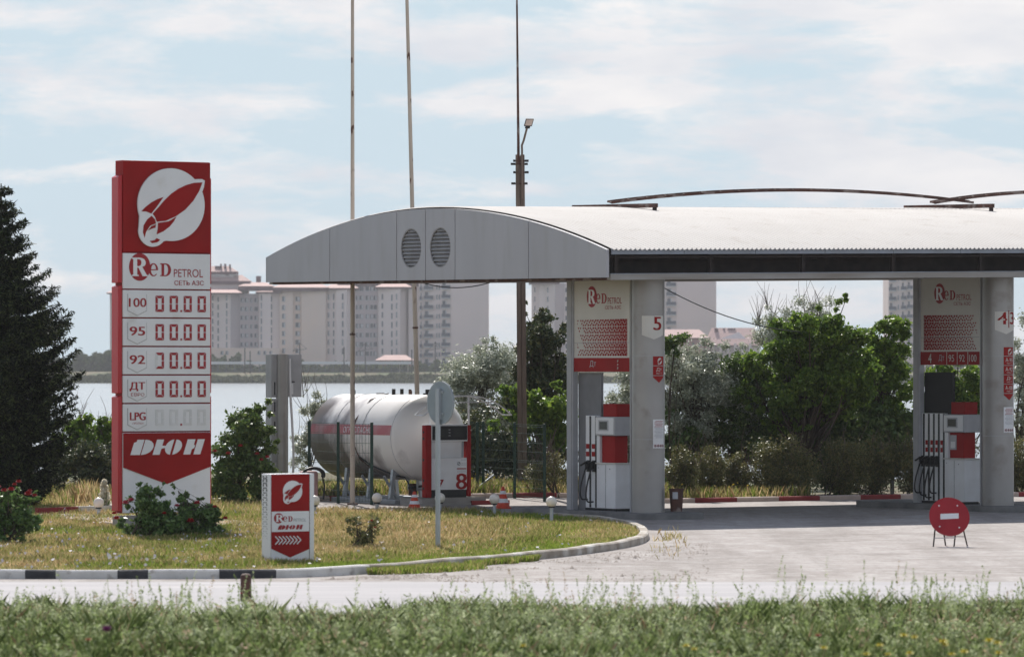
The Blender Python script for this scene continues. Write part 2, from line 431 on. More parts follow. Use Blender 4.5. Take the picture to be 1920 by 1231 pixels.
water = mat('lake_water', (0.20, 0.23, 0.25), 0.22, c2=(0.16, 0.19, 0.22), scale=0.02, spec=0.6, bump=1.0, bscale=0.55, stretch=(0.25, 1, 1))
water.node_tree.nodes['Principled BSDF'].inputs['IOR'].default_value = 1.33
for n in water.node_tree.nodes:
    if n.type == 'BUMP': n.inputs['Distance'].default_value = 0.25
grid_mesh('lake_water', np.array([-900, -300, 0, 300, 900.]), np.array([150, 500, 900, 1200, 1388.]), lambda x, y: x * 0 - 1.45, water)

asphalt = mat('pale_road', (0.36, 0.345, 0.355), 0.85, c2=(0.31, 0.30, 0.31), scale=0.9, stretch=(0.15, 1, 1), bump=0.25, bscale=40, c3=(0.42, 0.40, 0.40), s3=2.0)
RY = 3.08 * F / (1094 - YH)
grid_mesh('road', np.arange(-60, 61, 2.0), np.linspace(54.6, RY + 0.5, 8), lambda x, y: gz(x, y) + 0.008, asphalt)
# forecourt paving: gravelly concrete with faint slab joints
pav = mat('forecourt_concrete', (0.385, 0.352, 0.335), 0.9, c2=(0.295, 0.262, 0.245), scale=0.28, detail=8, c3=(0.43, 0.405, 0.39), s3=1.6, lo3=0.45, hi3=0.7, bump=0.6, bscale=14)
n_ = pav.node_tree.nodes; l_ = pav.node_tree.links.new; b_ = n_['Principled BSDF']
src = b_.inputs['Base Color'].links[0].from_socket
tcx = n_.new('ShaderNodeTexCoord'); mpx = n_.new('ShaderNodeMapping'); mpx.inputs['Rotation'].default_value = (0, 0, -TH)
l_(tcx.outputs['Object'], mpx.inputs[0])
br = n_.new('ShaderNodeTexBrick'); br.inputs['Scale'].default_value = 1.0; br.inputs['Mortar Size'].default_value = 0.012
br.inputs['Brick Width'].default_value = 2.0; br.inputs['Row Height'].default_value = 1.0
br.inputs['Color1'].default_value = (1, 1, 1, 1); br.inputs['Color2'].default_value = (0.93, 0.93, 0.94, 1); br.inputs['Mortar'].default_value = (0.62, 0.58, 0.54, 1)
l_(mpx.outputs[0], br.inputs['Vector'])
vz = n_.new('ShaderNodeTexNoise'); vz.inputs['Scale'].default_value = 7; vz.inputs['Detail'].default_value = 8; vz.inputs['Roughness'].default_value = 0.8
l_(tcx.outputs['Object'], vz.inputs['Vector'])
rz_ = n_.new('ShaderNodeValToRGB'); rz_.color_ramp.elements[0].position = 0.38; rz_.color_ramp.elements[0].color = (0.5, 0.48, 0.46, 1)
rz_.color_ramp.elements[1].position = 0.56; rz_.color_ramp.elements[1].color = (1, 1, 1, 1)
l_(vz.outputs['Fac'], rz_.inputs[0])
m1 = n_.new('ShaderNodeMix'); m1.data_type = 'RGBA'; m1.blend_type = 'MULTIPLY'; m1.inputs['Factor'].default_value = 0.2
l_(src, m1.inputs['A']); l_(br.outputs['Color'], m1.inputs['B'])
m2 = n_.new('ShaderNodeMix'); m2.data_type = 'RGBA'; m2.blend_type = 'MULTIPLY'; m2.inputs['Factor'].default_value = 0.7
l_(m1.outputs['Result'], m2.inputs['A']); l_(rz_.outputs[0], m2.inputs['B']); 
mp3 = n_.new('ShaderNodeMapping'); mp3.inputs['Rotation'].default_value = (0, 0, -TH); mp3.inputs['Scale'].default_value = (1.3, 0.09, 1)
l_(tcx.outputs['Object'], mp3.inputs[0])
n3 = n_.new('ShaderNodeTexNoise'); n3.inputs['Scale'].default_value = 1.0; n3.inputs['Detail'].default_value = 6; l_(mp3.outputs[0], n3.inputs['Vector'])
r3 = n_.new('ShaderNodeValToRGB'); r3.color_ramp.elements[0].position = 0.38; r3.color_ramp.elements[0].color = (0.80, 0.79, 0.78, 1); r3.color_ramp.elements[1].position = 0.56; r3.color_ramp.elements[1].color = (1, 1, 1, 1)
l_(n3.outputs['Fac'], r3.inputs[0])
n4 = n_.new('ShaderNodeTexNoise'); n4.inputs['Scale'].default_value = 0.42; n4.inputs['Detail'].default_value = 4; l_(tcx.outputs['Object'], n4.inputs['Vector'])
r4 = n_.new('ShaderNodeValToRGB'); r4.color_ramp.elements[0].position = 0.60; r4.color_ramp.elements[0].color = (1, 1, 1, 1); r4.color_ramp.elements[1].position = 0.72; r4.color_ramp.elements[1].color = (0.70, 0.68, 0.66, 1)
l_(n4.outputs['Fac'], r4.inputs[0])
m3 = n_.new('ShaderNodeMix'); m3.data_type = 'RGBA'; m3.blend_type = 'MULTIPLY'; m3.inputs['Factor'].default_value = 0.9
m4 = n_.new('ShaderNodeMix'); m4.data_type = 'RGBA'; m4.blend_type = 'MULTIPLY'; m4.inputs['Factor'].default_value = 0.9
l_(m2.outputs['Result'], m3.inputs['A']); l_(r3.outputs[0], m3.inputs['B']); l_(m3.outputs['Result'], m4.inputs['A']); l_(r4.outputs[0], m4.inputs['B'])
l_(m4.outputs['Result'], b_.inputs['Base Color'])
kx, ky, _ = G(1265, 943)
VK = w2uv(kx, ky)[1]
def kerb_y(x): return SY + (VK + ST * (x - SX)) / CT       # world y on the back kerb line
X_ = np.arange(-34, 47, 1.0); S_ = np.linspace(0, 1, 60)
vs = []; fs = []
for s in S_:
    for x in X_:
        y = RY + (kerb_y(x) - RY) * s
        vs.append((x, y, float(gz(x, y)) + 0.004))
nx = len(X_)
for j in range(len(S_) - 1):
    for i in range(nx - 1): fs.append((j * nx + i, j * nx + i + 1, (j + 1) * nx + i + 1, (j + 1) * nx + i))
MB().add(vs, fs, pav).build('forecourt_paving').__setitem__('kind', 'structure')

# lawn island: outline of its kerb in ground metres
KP = [(-900, 1086), (-300, 1085), (0, 1085), (300, 1085), (470, 1085), (560, 1083), (640, 1079.5), (740, 1072), (840, 1063), (930, 1056), (1000, 1050), (1070, 1042.5), (1130, 1034.5), (1180, 1026), (1208, 1019), (1218, 1011), (1214, 1001), (1196, 991), (1160, 983), (1110, 977), (1040, 972.5)]
K3 = [Vector(G(*p)) for p in KP]
def resample(P, step):
    out = [P[0].copy()]; acc = 0
    for a, b in zip(P, P[1:]):
        d = (b - a).length; t = step - acc
        while t <= d:
            out.append(a.lerp(b, t / d)); t += step
        acc = d - (t - step)
    out.append(P[-1].copy()); return out
def smooth_path(P, k=4):
    Q = [p.copy() for p in P]
    for _ in range(k): Q = [Q[0]] + [(Q[i - 1] + 2 * Q[i] + Q[i + 1]) / 4 for i in range(1, len(Q) - 1)] + [Q[-1]]
    return Q
kpath = smooth_path(resample(K3, 0.4), 6)
def kerb_strip(name, path, hgt, wid, colfn, side=1, wob=0.0):
    """a kerb as stones end to end; colfn(distance) -> material"""
    b = MB(); d = 0.0
    for i in range(len(path) - 1):
        a, c = path[i], path[i + 1]
        t = (c - a).normalized(); nrm = Vector((-t.y, t.x, 0)) * side
        L_ = (c - a).length
        ta = (c - path[max(i - 1, 0)]).normalized(); tb = (path[min(i + 2, len(path) - 1)] - a).normalized()
        na = Vector((-ta.y, ta.x, 0)) * side; nb = Vector((-tb.y, tb.x, 0)) * side
        w1 = wob * math.sin(d * 2.1); w2 = wob * math.sin((d + L_) * 2.1)
        ring = lambda p, n, w: [p + n * 0.0 + Vector((0, 0, -0.05)), p + Vector((0, 0, hgt * 0.84 + w)), p + n * 0.025 + Vector((0, 0, hgt + w)), p + n * wid + Vector((0, 0, hgt + w)), p + n * wid + Vector((0, 0, -0.05))]
        vs = ring(a, na, w1) + ring(c, nb, w2)
        fs = [(j, j + 1, 5 + j + 1, 5 + j) for j in range(4)]
        if side < 0: fs = [f[::-1] for f in fs]
        b.add(vs, fs, colfn(d)); d += L_
    o = b.build(name, smooth=False)
    return tag(o, kind='structure')
x0k = K3[0].x
# stones black or white by world x on the front straight, bare and weathered round the bend
def kcol(path):
    cum = [0.0]
    for a, c in zip(path, path[1:]): cum.append(cum[-1] + (c - a).length)
    def fn(d):
        i = min(range(len(cum)), key=lambda q: abs(cum[q] - d)); p = path[i]; px = 960 + p.x / p.y * F
        if px > 690: return 'kgrey'
        for a, c in ((45, 102), (216, 275), (409, 516), (-180, -120), (-420, -360)):
            if a <= px < c: return 'kblack'
        return 'kwhite'
    return fn
kfine = []
for i in range(len(kpath) - 1):
    for k in range(8): kfine.append(kpath[i].lerp(kpath[i + 1], k / 8))
kfine.append(kpath[-1])
kerb_strip('kerb', kfine, 0.135, 0.16, kcol(kfine), side=1, wob=0.006)
# lawn surface
back = [(900, 966), (760, 962), (640, 962), (500, 962), (380, 968), (240, 966), (60, 955), (-300, 930), (-900, 900)]
inner = []
for i in range(0, len(kpath), 2):
    t = (kpath[min(i + 1, len(kpath) - 1)] - kpath[max(i - 1, 0)]).normalized(); inner.append((kpath[i].x - t.y * 0.08, kpath[i].y + t.x * 0.08))
LAWN = inner + [G(*p)[:2] for p in back]
def in_poly(P, x, y):
    x = np.asarray(x); y = np.asarray(y); c = np.zeros(x.shape, bool); n = len(P)
    for i in range(n):
        (x1, y1), (x2, y2) = P[i], P[(i + 1) % n]
        hit = ((y1 > y) != (y2 > y)) & (x < (x2 - x1) * (y - y1) / ((y2 - y1) or 1e-9) + x1)
        c ^= hit
    return c
turf = mat('turf_soil', (0.42, 0.33, 0.21), 0.95, c2=(0.32, 0.26, 0.14), scale=0.9, bump=0.6, bscale=10, c3=(0.09, 0.11, 0.03), s3=0.35, lo3=0.45, hi3=0.6)
tri = tessellate_polygon([[Vector((x, y, 0)) for x, y in LAWN]])
b = MB(); LZ = 0.05
b.add([(x, y, float(gz(x, y)) + LZ) for x, y in LAWN] + [(x, y, float(gz(x, y)) - 0.05) for x, y in LAWN],
      [(t[::-1] if False else t) for t in tri] + [(i, (i + 1) % len(LAWN), len(LAWN) + (i + 1) % len(LAWN), len(LAWN) + i) for i in range(len(LAWN))], turf)
tag(b.build('lawn', smooth=False), kind='structure')
# back kerb, red and cream
p0 = Vector((*uv2w(-22, VK), 0)); p1 = Vector((*uv2w(26, VK), 0))
bk = resample([p0, p1], 0.25)
for p in bk: p.z = float(gz(p.x, p.y))
ku0 = w2uv(*G(1368, 941)[:2])[0]; kuw = 1.27
def bcol(d):
    u = -22 + d
    k = math.floor((u - ku0) / kuw)
    return 'kpink' if k % 2 == 0 else 'kred'
kerb_strip('back_kerb', bk, 0.12, 0.2, bcol, side=1)

# ------------------------------------------------------------------ canopy with its columns and banners
CAN = empty('filling_station_canopy', (SX, SY, 0), TH, 'long arched filling station canopy with grey cassette end and white corrugated roof on clad columns', 'canopy')
tilt = lambda x, y, z: (x, y, z + 0.016 * x + 0.009 * y)
CL, CW, CM = 21.2, 14.2, 7.1
def zr(v): return 5.47 + 0.97 * (1 - ((v - CM) / CM) ** 2)
def tfr(o, r, k, n):
    f0 = flat(o, r, k, n)
    return lambda x, z, d: Vector(tilt(*f0(x, z, d)))
# end fascia of cassettes; frame x runs along v
b = MB()
ff = tfr((0, 0, 0), (0, 1, 0), (0, 0, 1), (-1, 0, 0))
seams = [0, 2.95, 5.88, 7.1, 8.32, 11.25, 14.2]
for a, c in zip(seams, seams[1:]):
    a2, c2 = a + 0.012, c - 0.012
    n = max(2, int((c - a) / 0.3)); top = [(a2 + (c2 - a2) * i / n, zr(a2 + (c2 - a2) * i / n)) for i in range(n + 1)]
    lp = [[(a2, 4.91), (c2, 4.91)] + top[::-1]]
    if c - a < 1.5: lp.append(arc((a + c) / 2, 5.60, 0.43, 0.43, 0, 350, 35))
    b.poly(ff, lp, 'fascia', 0.10, 0.07)
fas = b.build('end_fascia', CAN, ang=40)
for vc in (6.49, 7.71):
    b = MB()
    b.poly(ff, [arc(vc, 5.60, 0.45, 0.45, 0, 350, 35)], 'dark', 0.0, 0.0)
    for i in range(11):
        z = 5.60 - 0.40 + 0.08 * i
        hw = math.sqrt(max(0.02, 0.43 ** 2 - (z - 5.60) ** 2))
        b.add([ff(vc - hw, z + 0.03, 0.03), ff(vc + hw, z + 0.03, 0.03), ff(vc + hw, z - 0.035, 0.085), ff(vc - hw, z - 0.035, 0.085)], [(0, 1, 2, 3)], 'louvre')
        b.add([ff(vc - hw, z - 0.035, 0.085), ff(vc + hw, z - 0.035, 0.085), ff(vc + hw, z - 0.05, 0.085), ff(vc - hw, z - 0.05, 0.085)], [(0, 1, 2, 3)], 'louvre')
    rg = arc(vc, 5.60, 0.435, 0.435, 0, 360, 36); ri = arc(vc, 5.60, 0.405, 0.405, 0, 360, 36)
    for i in range(36): b.add([ff(*rg[i], 0.094), ff(*rg[i + 1], 0.094), ff(*ri[i + 1], 0.094), ff(*ri[i], 0.094)], [(0, 1, 2, 3)], 'louvre')
    b.build('round_vent', CAN, smooth=False)
b = MB()
n = 40; top = [(CW * i / n, zr(CW * i / n) - 0.06) for i in range(n + 1)]
b.poly(ff, [[(0.05, 4.93), (CW - 0.05, 4.93)] + top[::-1][1:-1]], 'dark', -0.01, 0.04)
b.build('backing_sheet', CAN, smooth=False)
b = MB(); ffe = tfr((CL, 0, 0), (0, -1, 0), (0, 0, 1), (1, 0, 0))
b.poly(ffe, [[(-p[0], p[1]) for p in ([(0, 4.91), (CW, 4.91)] + [(q[0], q[1] + 0.06) for q in top[::-1]])][::-1]], 'fascia', 0.1, 0.07)
b.build('end_fascia', CAN, smooth=False)
# corrugated roof
b = MB(); pitch = 0.115; nu = int(CL / pitch * 4); nv = 30; vs = []; fs = []
for i in range(nu + 1):
    u = 0.0 + CL * i / nu; w = (0, 0.019, 0.019, 0)[i % 4]
    for j in range(nv + 1):
        v = -0.14 + (CW + 0.28) * j / nv
        vs.append(tilt(u, v, zr(v) + 0.03 + w))
for i in range(nu):
    for j in range(nv): fs.append((i * (nv + 1) + j, (i + 1) * (nv + 1) + j, (i + 1) * (nv + 1) + j + 1, i * (nv + 1) + j + 1))
b.add(vs, fs, 'roof'); b.build('roof_sheet', CAN, smooth=False)
for vv in (-0.05, CW + 0.01):
    b = MB()
    for k in range(12):
        u0, u1 = CL * k / 12, CL * (k + 1) / 12 - 0.01
        b.box((u0, vv, 5.375), (u1, vv + 0.04, 5.495), 'gutter', tilt)
    b.build('eave_flashing', CAN, smooth=False)
b = MB()
b.box((0, 0.0, 4.86), (CL, 0.14, 4.985), 'beam', tilt); b.box((0, CW - 0.14, 4.86), (CL, CW, 5.37), 'beam', tilt)
b.box((0.0, -0.015, 4.975), (CL, 0.17, 4.99), 'gutter', tilt)
b.build('edge_beam', CAN, smooth=False)
b = MB(); b.box((0.02, 0.15, 4.855), (0.2, CW - 0.15, 4.93), 'rust', tilt); b.build('fascia_sill', CAN, smooth=False)
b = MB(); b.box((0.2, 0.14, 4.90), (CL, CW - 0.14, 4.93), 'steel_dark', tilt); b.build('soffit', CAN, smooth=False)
for k in range(10):
    u = 0.12 + 2.32 * k
    if u > CL: break
    b = MB(); b.box((u, 0.02, 4.985), (u + 0.07, 0.10, 5.375), 'steel_dark', tilt)
    b.bar(tilt(u + 0.03, 0.1, 5.34), tilt(u + 0.03, 3.0, 5.75), 0.05, 0.07, 'steel_dark')
    b.build('frame_upright', CAN, smooth=False)
b = MB(); b.box((0.0, 0.03, 5.30), (CL, 0.09, 5.34), 'steel_dark', tilt); b.box((0.0, 0.55, 4.94), (CL, 0.59, 5.50), 'steel_dark', tilt)  # a thin rail, then a dark sheet that stands in for the recess shade
b.build('rail_and_shade_sheet', CAN, smooth=False)

def lattice(b, fr, x0, x1, z0, z1, fade_left, m, d):
    """star lattice: triangular grid lines left clear, each triangle holds a red kite that thins out towards the pale side"""
    nx_, nz_ = 10, 5
    cw = (x1 - x0) / nx_; ch = (z1 - z0) / nz_
    for j in range(nz_):
        for i in range(-1, nx_ * 2):
            xa = x0 + cw * (i * 0.5); up = (i + j) % 2 == 0
            tri = [(xa, z0 + ch * j), (xa + cw, z0 + ch * j), (xa + cw / 2, z0 + ch * (j + 1))] if up else [(xa, z0 + ch * (j + 1)), (xa + cw / 2, z0 + ch * j), (xa + cw, z0 + ch * (j + 1))]
            tri = [(min(max(p[0], x0), x1), p[1]) for p in tri]
            if max(p[0] for p in tri) - min(p[0] for p in tri) < cw * .2: continue
            cx = sum(p[0] for p in tri) / 3; cz = sum(p[1] for p in tri) / 3
            t = (cx - x0) / (x1 - x0); t = t if fade_left else 1 - t
            k = 0.40 + 0.32 * min(1.0, t * 1.1)
            if t < .1 and (i + j) % 3: continue
            for q in range(3):          # three kites pointing at the corners
                p = tri[q]; mx1 = [(tri[q][0] + tri[(q + 1) % 3][0]) / 2, (tri[q][1] + tri[(q + 1) % 3][1]) / 2]; mx2 = [(tri[q][0] + tri[(q + 2) % 3][0]) / 2, (tri[q][1] + tri[(q + 2) % 3][1]) / 2]
                c3 = ((p[0] + 2 * cx) / 3, (p[1] + 2 * cz) / 3)
                g = ((p[0] + mx1[0] + cx + mx2[0]) / 4, (p[1] + mx1[1] + cz + mx2[1]) / 4)
                s_ = lambda w: (g[0] + (w[0] - g[0]) * k * 1.2, g[1] + (w[1] - g[1]) * k * 1.2)
                b.poly(fr, [s_(p), s_(mx1), s_((cx, cz)), s_(mx2)], m, d, 0)
GROUPS = [1.53, 1.53 + 9.07, 1.53 + 18.14]
PRH = 3.08
for gi, u0 in enumerate(GROUPS):
    zt = 0.016 * u0
    b = MB(); b.cyl(u0, 0.93, 0.1, 4.92 + zt, 0.34, 'col', 48)
    for zz in (1.62, 3.33): b.tube([(u0, 0.93, zz), (u0, 0.93, zz + 0.012)], 0.3415, 'post', 48, cap=False)
    col = b.build('round_column', CAN)
    if gi < 2: col['label'] = ('silver round column with the number 5 plate', 'dented silver round column with the 4 and 3 plate')[gi]
    b = MB(); b.box((u0 - 0.29, 3.40, 0.1), (u0 - 0.12, 3.58, 4.92 + zt), 'post'); b.box((u0 - 0.275, 3.36, 0.1), (u0 - 0.14, 3.40, 4.9 + zt), 'greypl')
    b.build('flat_post', CAN, bevel=0.01)
    b = MB(); b.box((u0 - 0.13, 2.5 if gi == 0 else 2.35, 0.1), (u0 - 0.07, 3.37, 2.99), 'partition' if gi == 0 else 'dark'); b.build('partition_panel', CAN, smooth=False)
    if gi == 2: continue
    b = MB(); b.box((u0 - 0.24, 1.26, 2.98 + zt), (u0 - 0.16, 3.37, 4.88 + zt), 'cream'); ban = b.build('banner_panel', CAN, bevel=0.006)
    b = MB(); b.bar((u0 - 0.2, 1.25, 0.1), (u0 - 0.2, 1.25, 4.9 + zt), 0.05, 0.05, 'post'); b.build('trim_strip', CAN, smooth=False)
    # banner frame: x from the left end (far) to the right end (near)
    BW = 2.11
    fb = flat((u0 - 0.24, 3.37, zt), (0, -1, 0), (0, 0, 1), (-1, 0, 0))
    zs = lambda y: 4.88 - (y - 523) / 170 * 1.90
    bx = lambda px: (px - 1080) / 105 * BW
    b = MB(); red_word(b, fb, 0.50, zs(573), 1.14, 0.004)
    b.text(fb, 'СЕТЬ АЗС', 1.20, 1.80, zs(577), zs(570.5), 'red_letter', 0.006)
    b.build('banner_lettering', ban, smooth=False)
    b = MB()
    lattice(b, fb, 0.12, BW - 0.08, zs(664), zs(595), gi == 0, 'red', 0.004)
    b.rect(fb, 0.02, BW - 0.02, zs(639.4), zs(638.4), 'post', 0.005)
    b.build('lattice_pattern', ban, smooth=False)
    b = MB(); b.rect(fb, 0.0, BW, zs(692.5), zs(667), 'red', 0.006)
    if gi == 0:
        b.text(fb, 'Дт', bx(1111), bx(1123), zs(685), zs(672), 'greypl', 0.012)
        for k, (a, c) in enumerate(((671, 675), (678, 681), (684, 688))): b.bar(fb(bx(1164.5), zs(a), 0.012), fb(bx(1164), zs(c), 0.012), 0.03, 0.01, 'cream')
    else:
        for k, (t, a, c) in enumerate((('4', 15, 21), ('Дт', 34, 44), ('95', 52, 62), ('92', 71, 81), ('100', 89, 102))):
            big = t == '4'
            b.text(fb, t, a / 107 * BW, c / 107 * BW, zs(689 if big else 686.5), zs(670.5 if big else 673), 'greypl' if t == 'Дт' else 'cream', 0.012)
        for a in (48, 67, 86): b.rect(fb, a / 107 * BW, a / 107 * BW + 0.015, zs(692), zs(667.5), 'cream', 0.011)
    b.build('price_strip', ban, smooth=False)
    # plates wrapped round the column
    fc = cyl_map(u0, 0.93, 0.34, R(-112))
    zz = lambda y: 3.08 + (690 - y) / 91.6 + zt
    b = MB()
    if gi == 0:
        b.rect(fc, -0.20, 0.30, zz(630), zz(594), 'cream', 0.004, n=10)
        for k in range(10):
            a, c = -0.20 + 0.05 * k, -0.15 + 0.05 * k; q = lambda x: zz(630) - 0.09 * (1 - abs(x - 0.05) / 0.25)
            b.poly(fc, [(a, q(a)), (c, q(c)), (c, zz(630)), (a, zz(630))], 'cream', 0.004, 0)
        b.text(fc, '5', 0.045, 0.22, zz(621), zz(596), 'red', 0.010, bold=.01)
    else:
        b.rect(fc, -0.16, 0.34, zz(630), zz(594), 'cream', 0.004, n=10)
        for k in range(10):
            a, c = -0.16 + 0.05 * k, -0.11 + 0.05 * k; q = lambda x: zz(630) - 0.09 * (1 - abs(x - 0.09) / 0.25)
            b.poly(fc, [(a, q(a)), (c, q(c)), (c, zz(630)), (a, zz(630))], 'cream', 0.004, 0)
        b.text(fc, '4', -0.09, 0.10, zz(619), zz(595), 'red', 0.010, bold=.012); b.rect(fc, 0.145, 0.165, zz(626), zz(592), 'red', 0.010); b.text(fc, '3', 0.20, 0.34, zz(619), zz(595), 'red', 0.010, bold=.012)
    b.build('number_plate', col, smooth=False)
    rows = ['Дт'] if gi == 0 else ['А-95', 'А-92', 'Дт', 'А-100']
    b = MB(); zt0 = zz(670 if gi == 0 else 664); rh = 0.20; xa, xb = 0.03, 0.31
    nrow = len(rows) + 1
    for k in range(nrow):
        z1 = zt0 - k * rh; z0 = z1 - rh + 0.015
        b.rect(fc, xa, xb, z0, z1, 'red', 0.004, n=6)
        if k == 0: emblem(b, fc, 0.19, z1 - 0.095, 0.055, 0.065, 'cream', 'red', 0.009, 0.003)
        else:
            tx = rows[k - 1]; w = 0.07 if len(tx) == 2 else 0.10
            b.text(fc, tx, 0.17 - w, 0.17 + w, z1 - 0.115, z1 - 0.03, 'cream', 0.009)
            b.text(fc, 'евро 5', 0.10, 0.24, z1 - 0.165, z1 - 0.13, 'cream', 0.009)
    zb = zt0 - nrow * rh
    for k in range(6):
        a, c = xa + (xb - xa) * k / 6, xa + (xb - xa) * (k + 1) / 6; q = lambda x: zb - 0.03 - 0.11 * (1 - abs(x - 0.17) / 0.14)
        b.poly(fc, [(a, q(a)), (c, q(c)), (c, zb), (a, zb)], 'red', 0.004, 0)
    b.build('fuel_sticker', col, smooth=False)
    b = MB(); z1, z0 = (zz(788), zz(842)) if gi == 0 else (zz(782), zz(832))
    b.rect(fc, 0.03, 0.33, z0, z1, 'white2', 0.004, n=8)
    for k in range(13):
        zl = z1 - 0.03 - 0.028 * k; b.rect(fc, 0.06 + 0.02 * (k % 3 == 0), 0.30 - 0.03 * (k % 2), zl - 0.010, zl, 'red_letter' if k < 5 else 'greypl', 0.007, t=0, n=5)
    for k in range(4):
        cx_ = 0.08 + 0.068 * k; cz_ = z0 + 0.05; ro = arc(cx_, cz_, .029, .029, 0, 360, 14); ri = arc(cx_, cz_, .021, .021, 0, 360, 14)
        for q in range(14): b.add([fc(*ro[q], .008), fc(*ro[q + 1], .008), fc(*ri[q + 1], .008), fc(*ri[q], .008)], [(0, 1, 2, 3)], 'red_letter')
        b.poly(fc, [(cx_ - .012, cz_ - .012), (cx_ + .012, cz_ - .012), (cx_ + .012, cz_ + .012), (cx_ - .012, cz_ + .012)], 'dark', 0.007, 0)
    b.build('notice', col, smooth=False)
# rusty sign frames standing on the roof
for k, ub in enumerate((4.16, 13.3)):
    b = MB(); z = 6.47 + 0.02 * k
    b.bar(tilt(ub, 4.55, z), tilt(ub, 7.85, z + 0.03), 0.08, 0.09, 'rust'); b.bar(tilt(ub, 4.62, zr(4.6)), tilt(ub, 4.62, z + 0.04), 0.07, 0.07, 'steel_dark', up=(0, 1, 0))
    b.bar(tilt(ub, 7.75, zr(7.75)), tilt(ub, 7.75, z), 0.06, 0.06, 'rust', up=(0, 1, 0)); b.build('roof_bracket', CAN, smooth=False)
for k, (ua, va, ub, vb) in enumerate(((4.55, 6.9, 13.4, 5.4), (12.75, 6.0, 20.5, 6.0))):
    b = MB(); P = []
    for i in range(41):
        t = i / 40; P.append((ua + (ub - ua) * t, va + (vb - va) * t, 6.58 + 0.27 * (1 - (2 * t - 1) ** 2)))
    for dv, dz in ((0, 0), (0.16, 0.03)):
        for a, c in zip(P, P[1:]): b.bar(tilt(a[0], a[1] + dv, a[2] + dz), tilt(c[0], c[1] + dv, c[2] + dz), 0.035, 0.05, 'rust')
    for i in range(0, 41, 2): b.bar(tilt(*P[i]), tilt(P[i][0], P[i][1] + 0.16, P[i][2] + 0.03), 0.03, 0.03, 'rust')
    b.build('rusty_arch', CAN, smooth=False)

# pump islands
for gi, u0 in enumerate(GROUPS):
    b = MB(); fr = lambda x, z, d: Vector((u0 + x, z, d))
    lp = arc(-0.30, 0.32, 0.40, 0.4, 180, 270, 6) + arc(0.48, 0.32, 0.40, 0.4, 270, 360, 6) + arc(0.48, 5.0, 0.4, 0.4, 0, 90, 6) + arc(-0.30, 5.0, 0.4, 0.4, 90, 180, 6)
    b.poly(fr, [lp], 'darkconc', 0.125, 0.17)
    o = b.build('pump_island', bevel=0.015); o.location = (SX, SY, 0); o.rotation_euler = (0, 0, TH)
    tag(o, ('dirty raised concrete island under the column numbered 5', 'dirty raised concrete island behind the red round no entry board', 'raised concrete island at the right end of the canopy, out of frame')[gi], 'pump island', 'pump islands under the canopy')

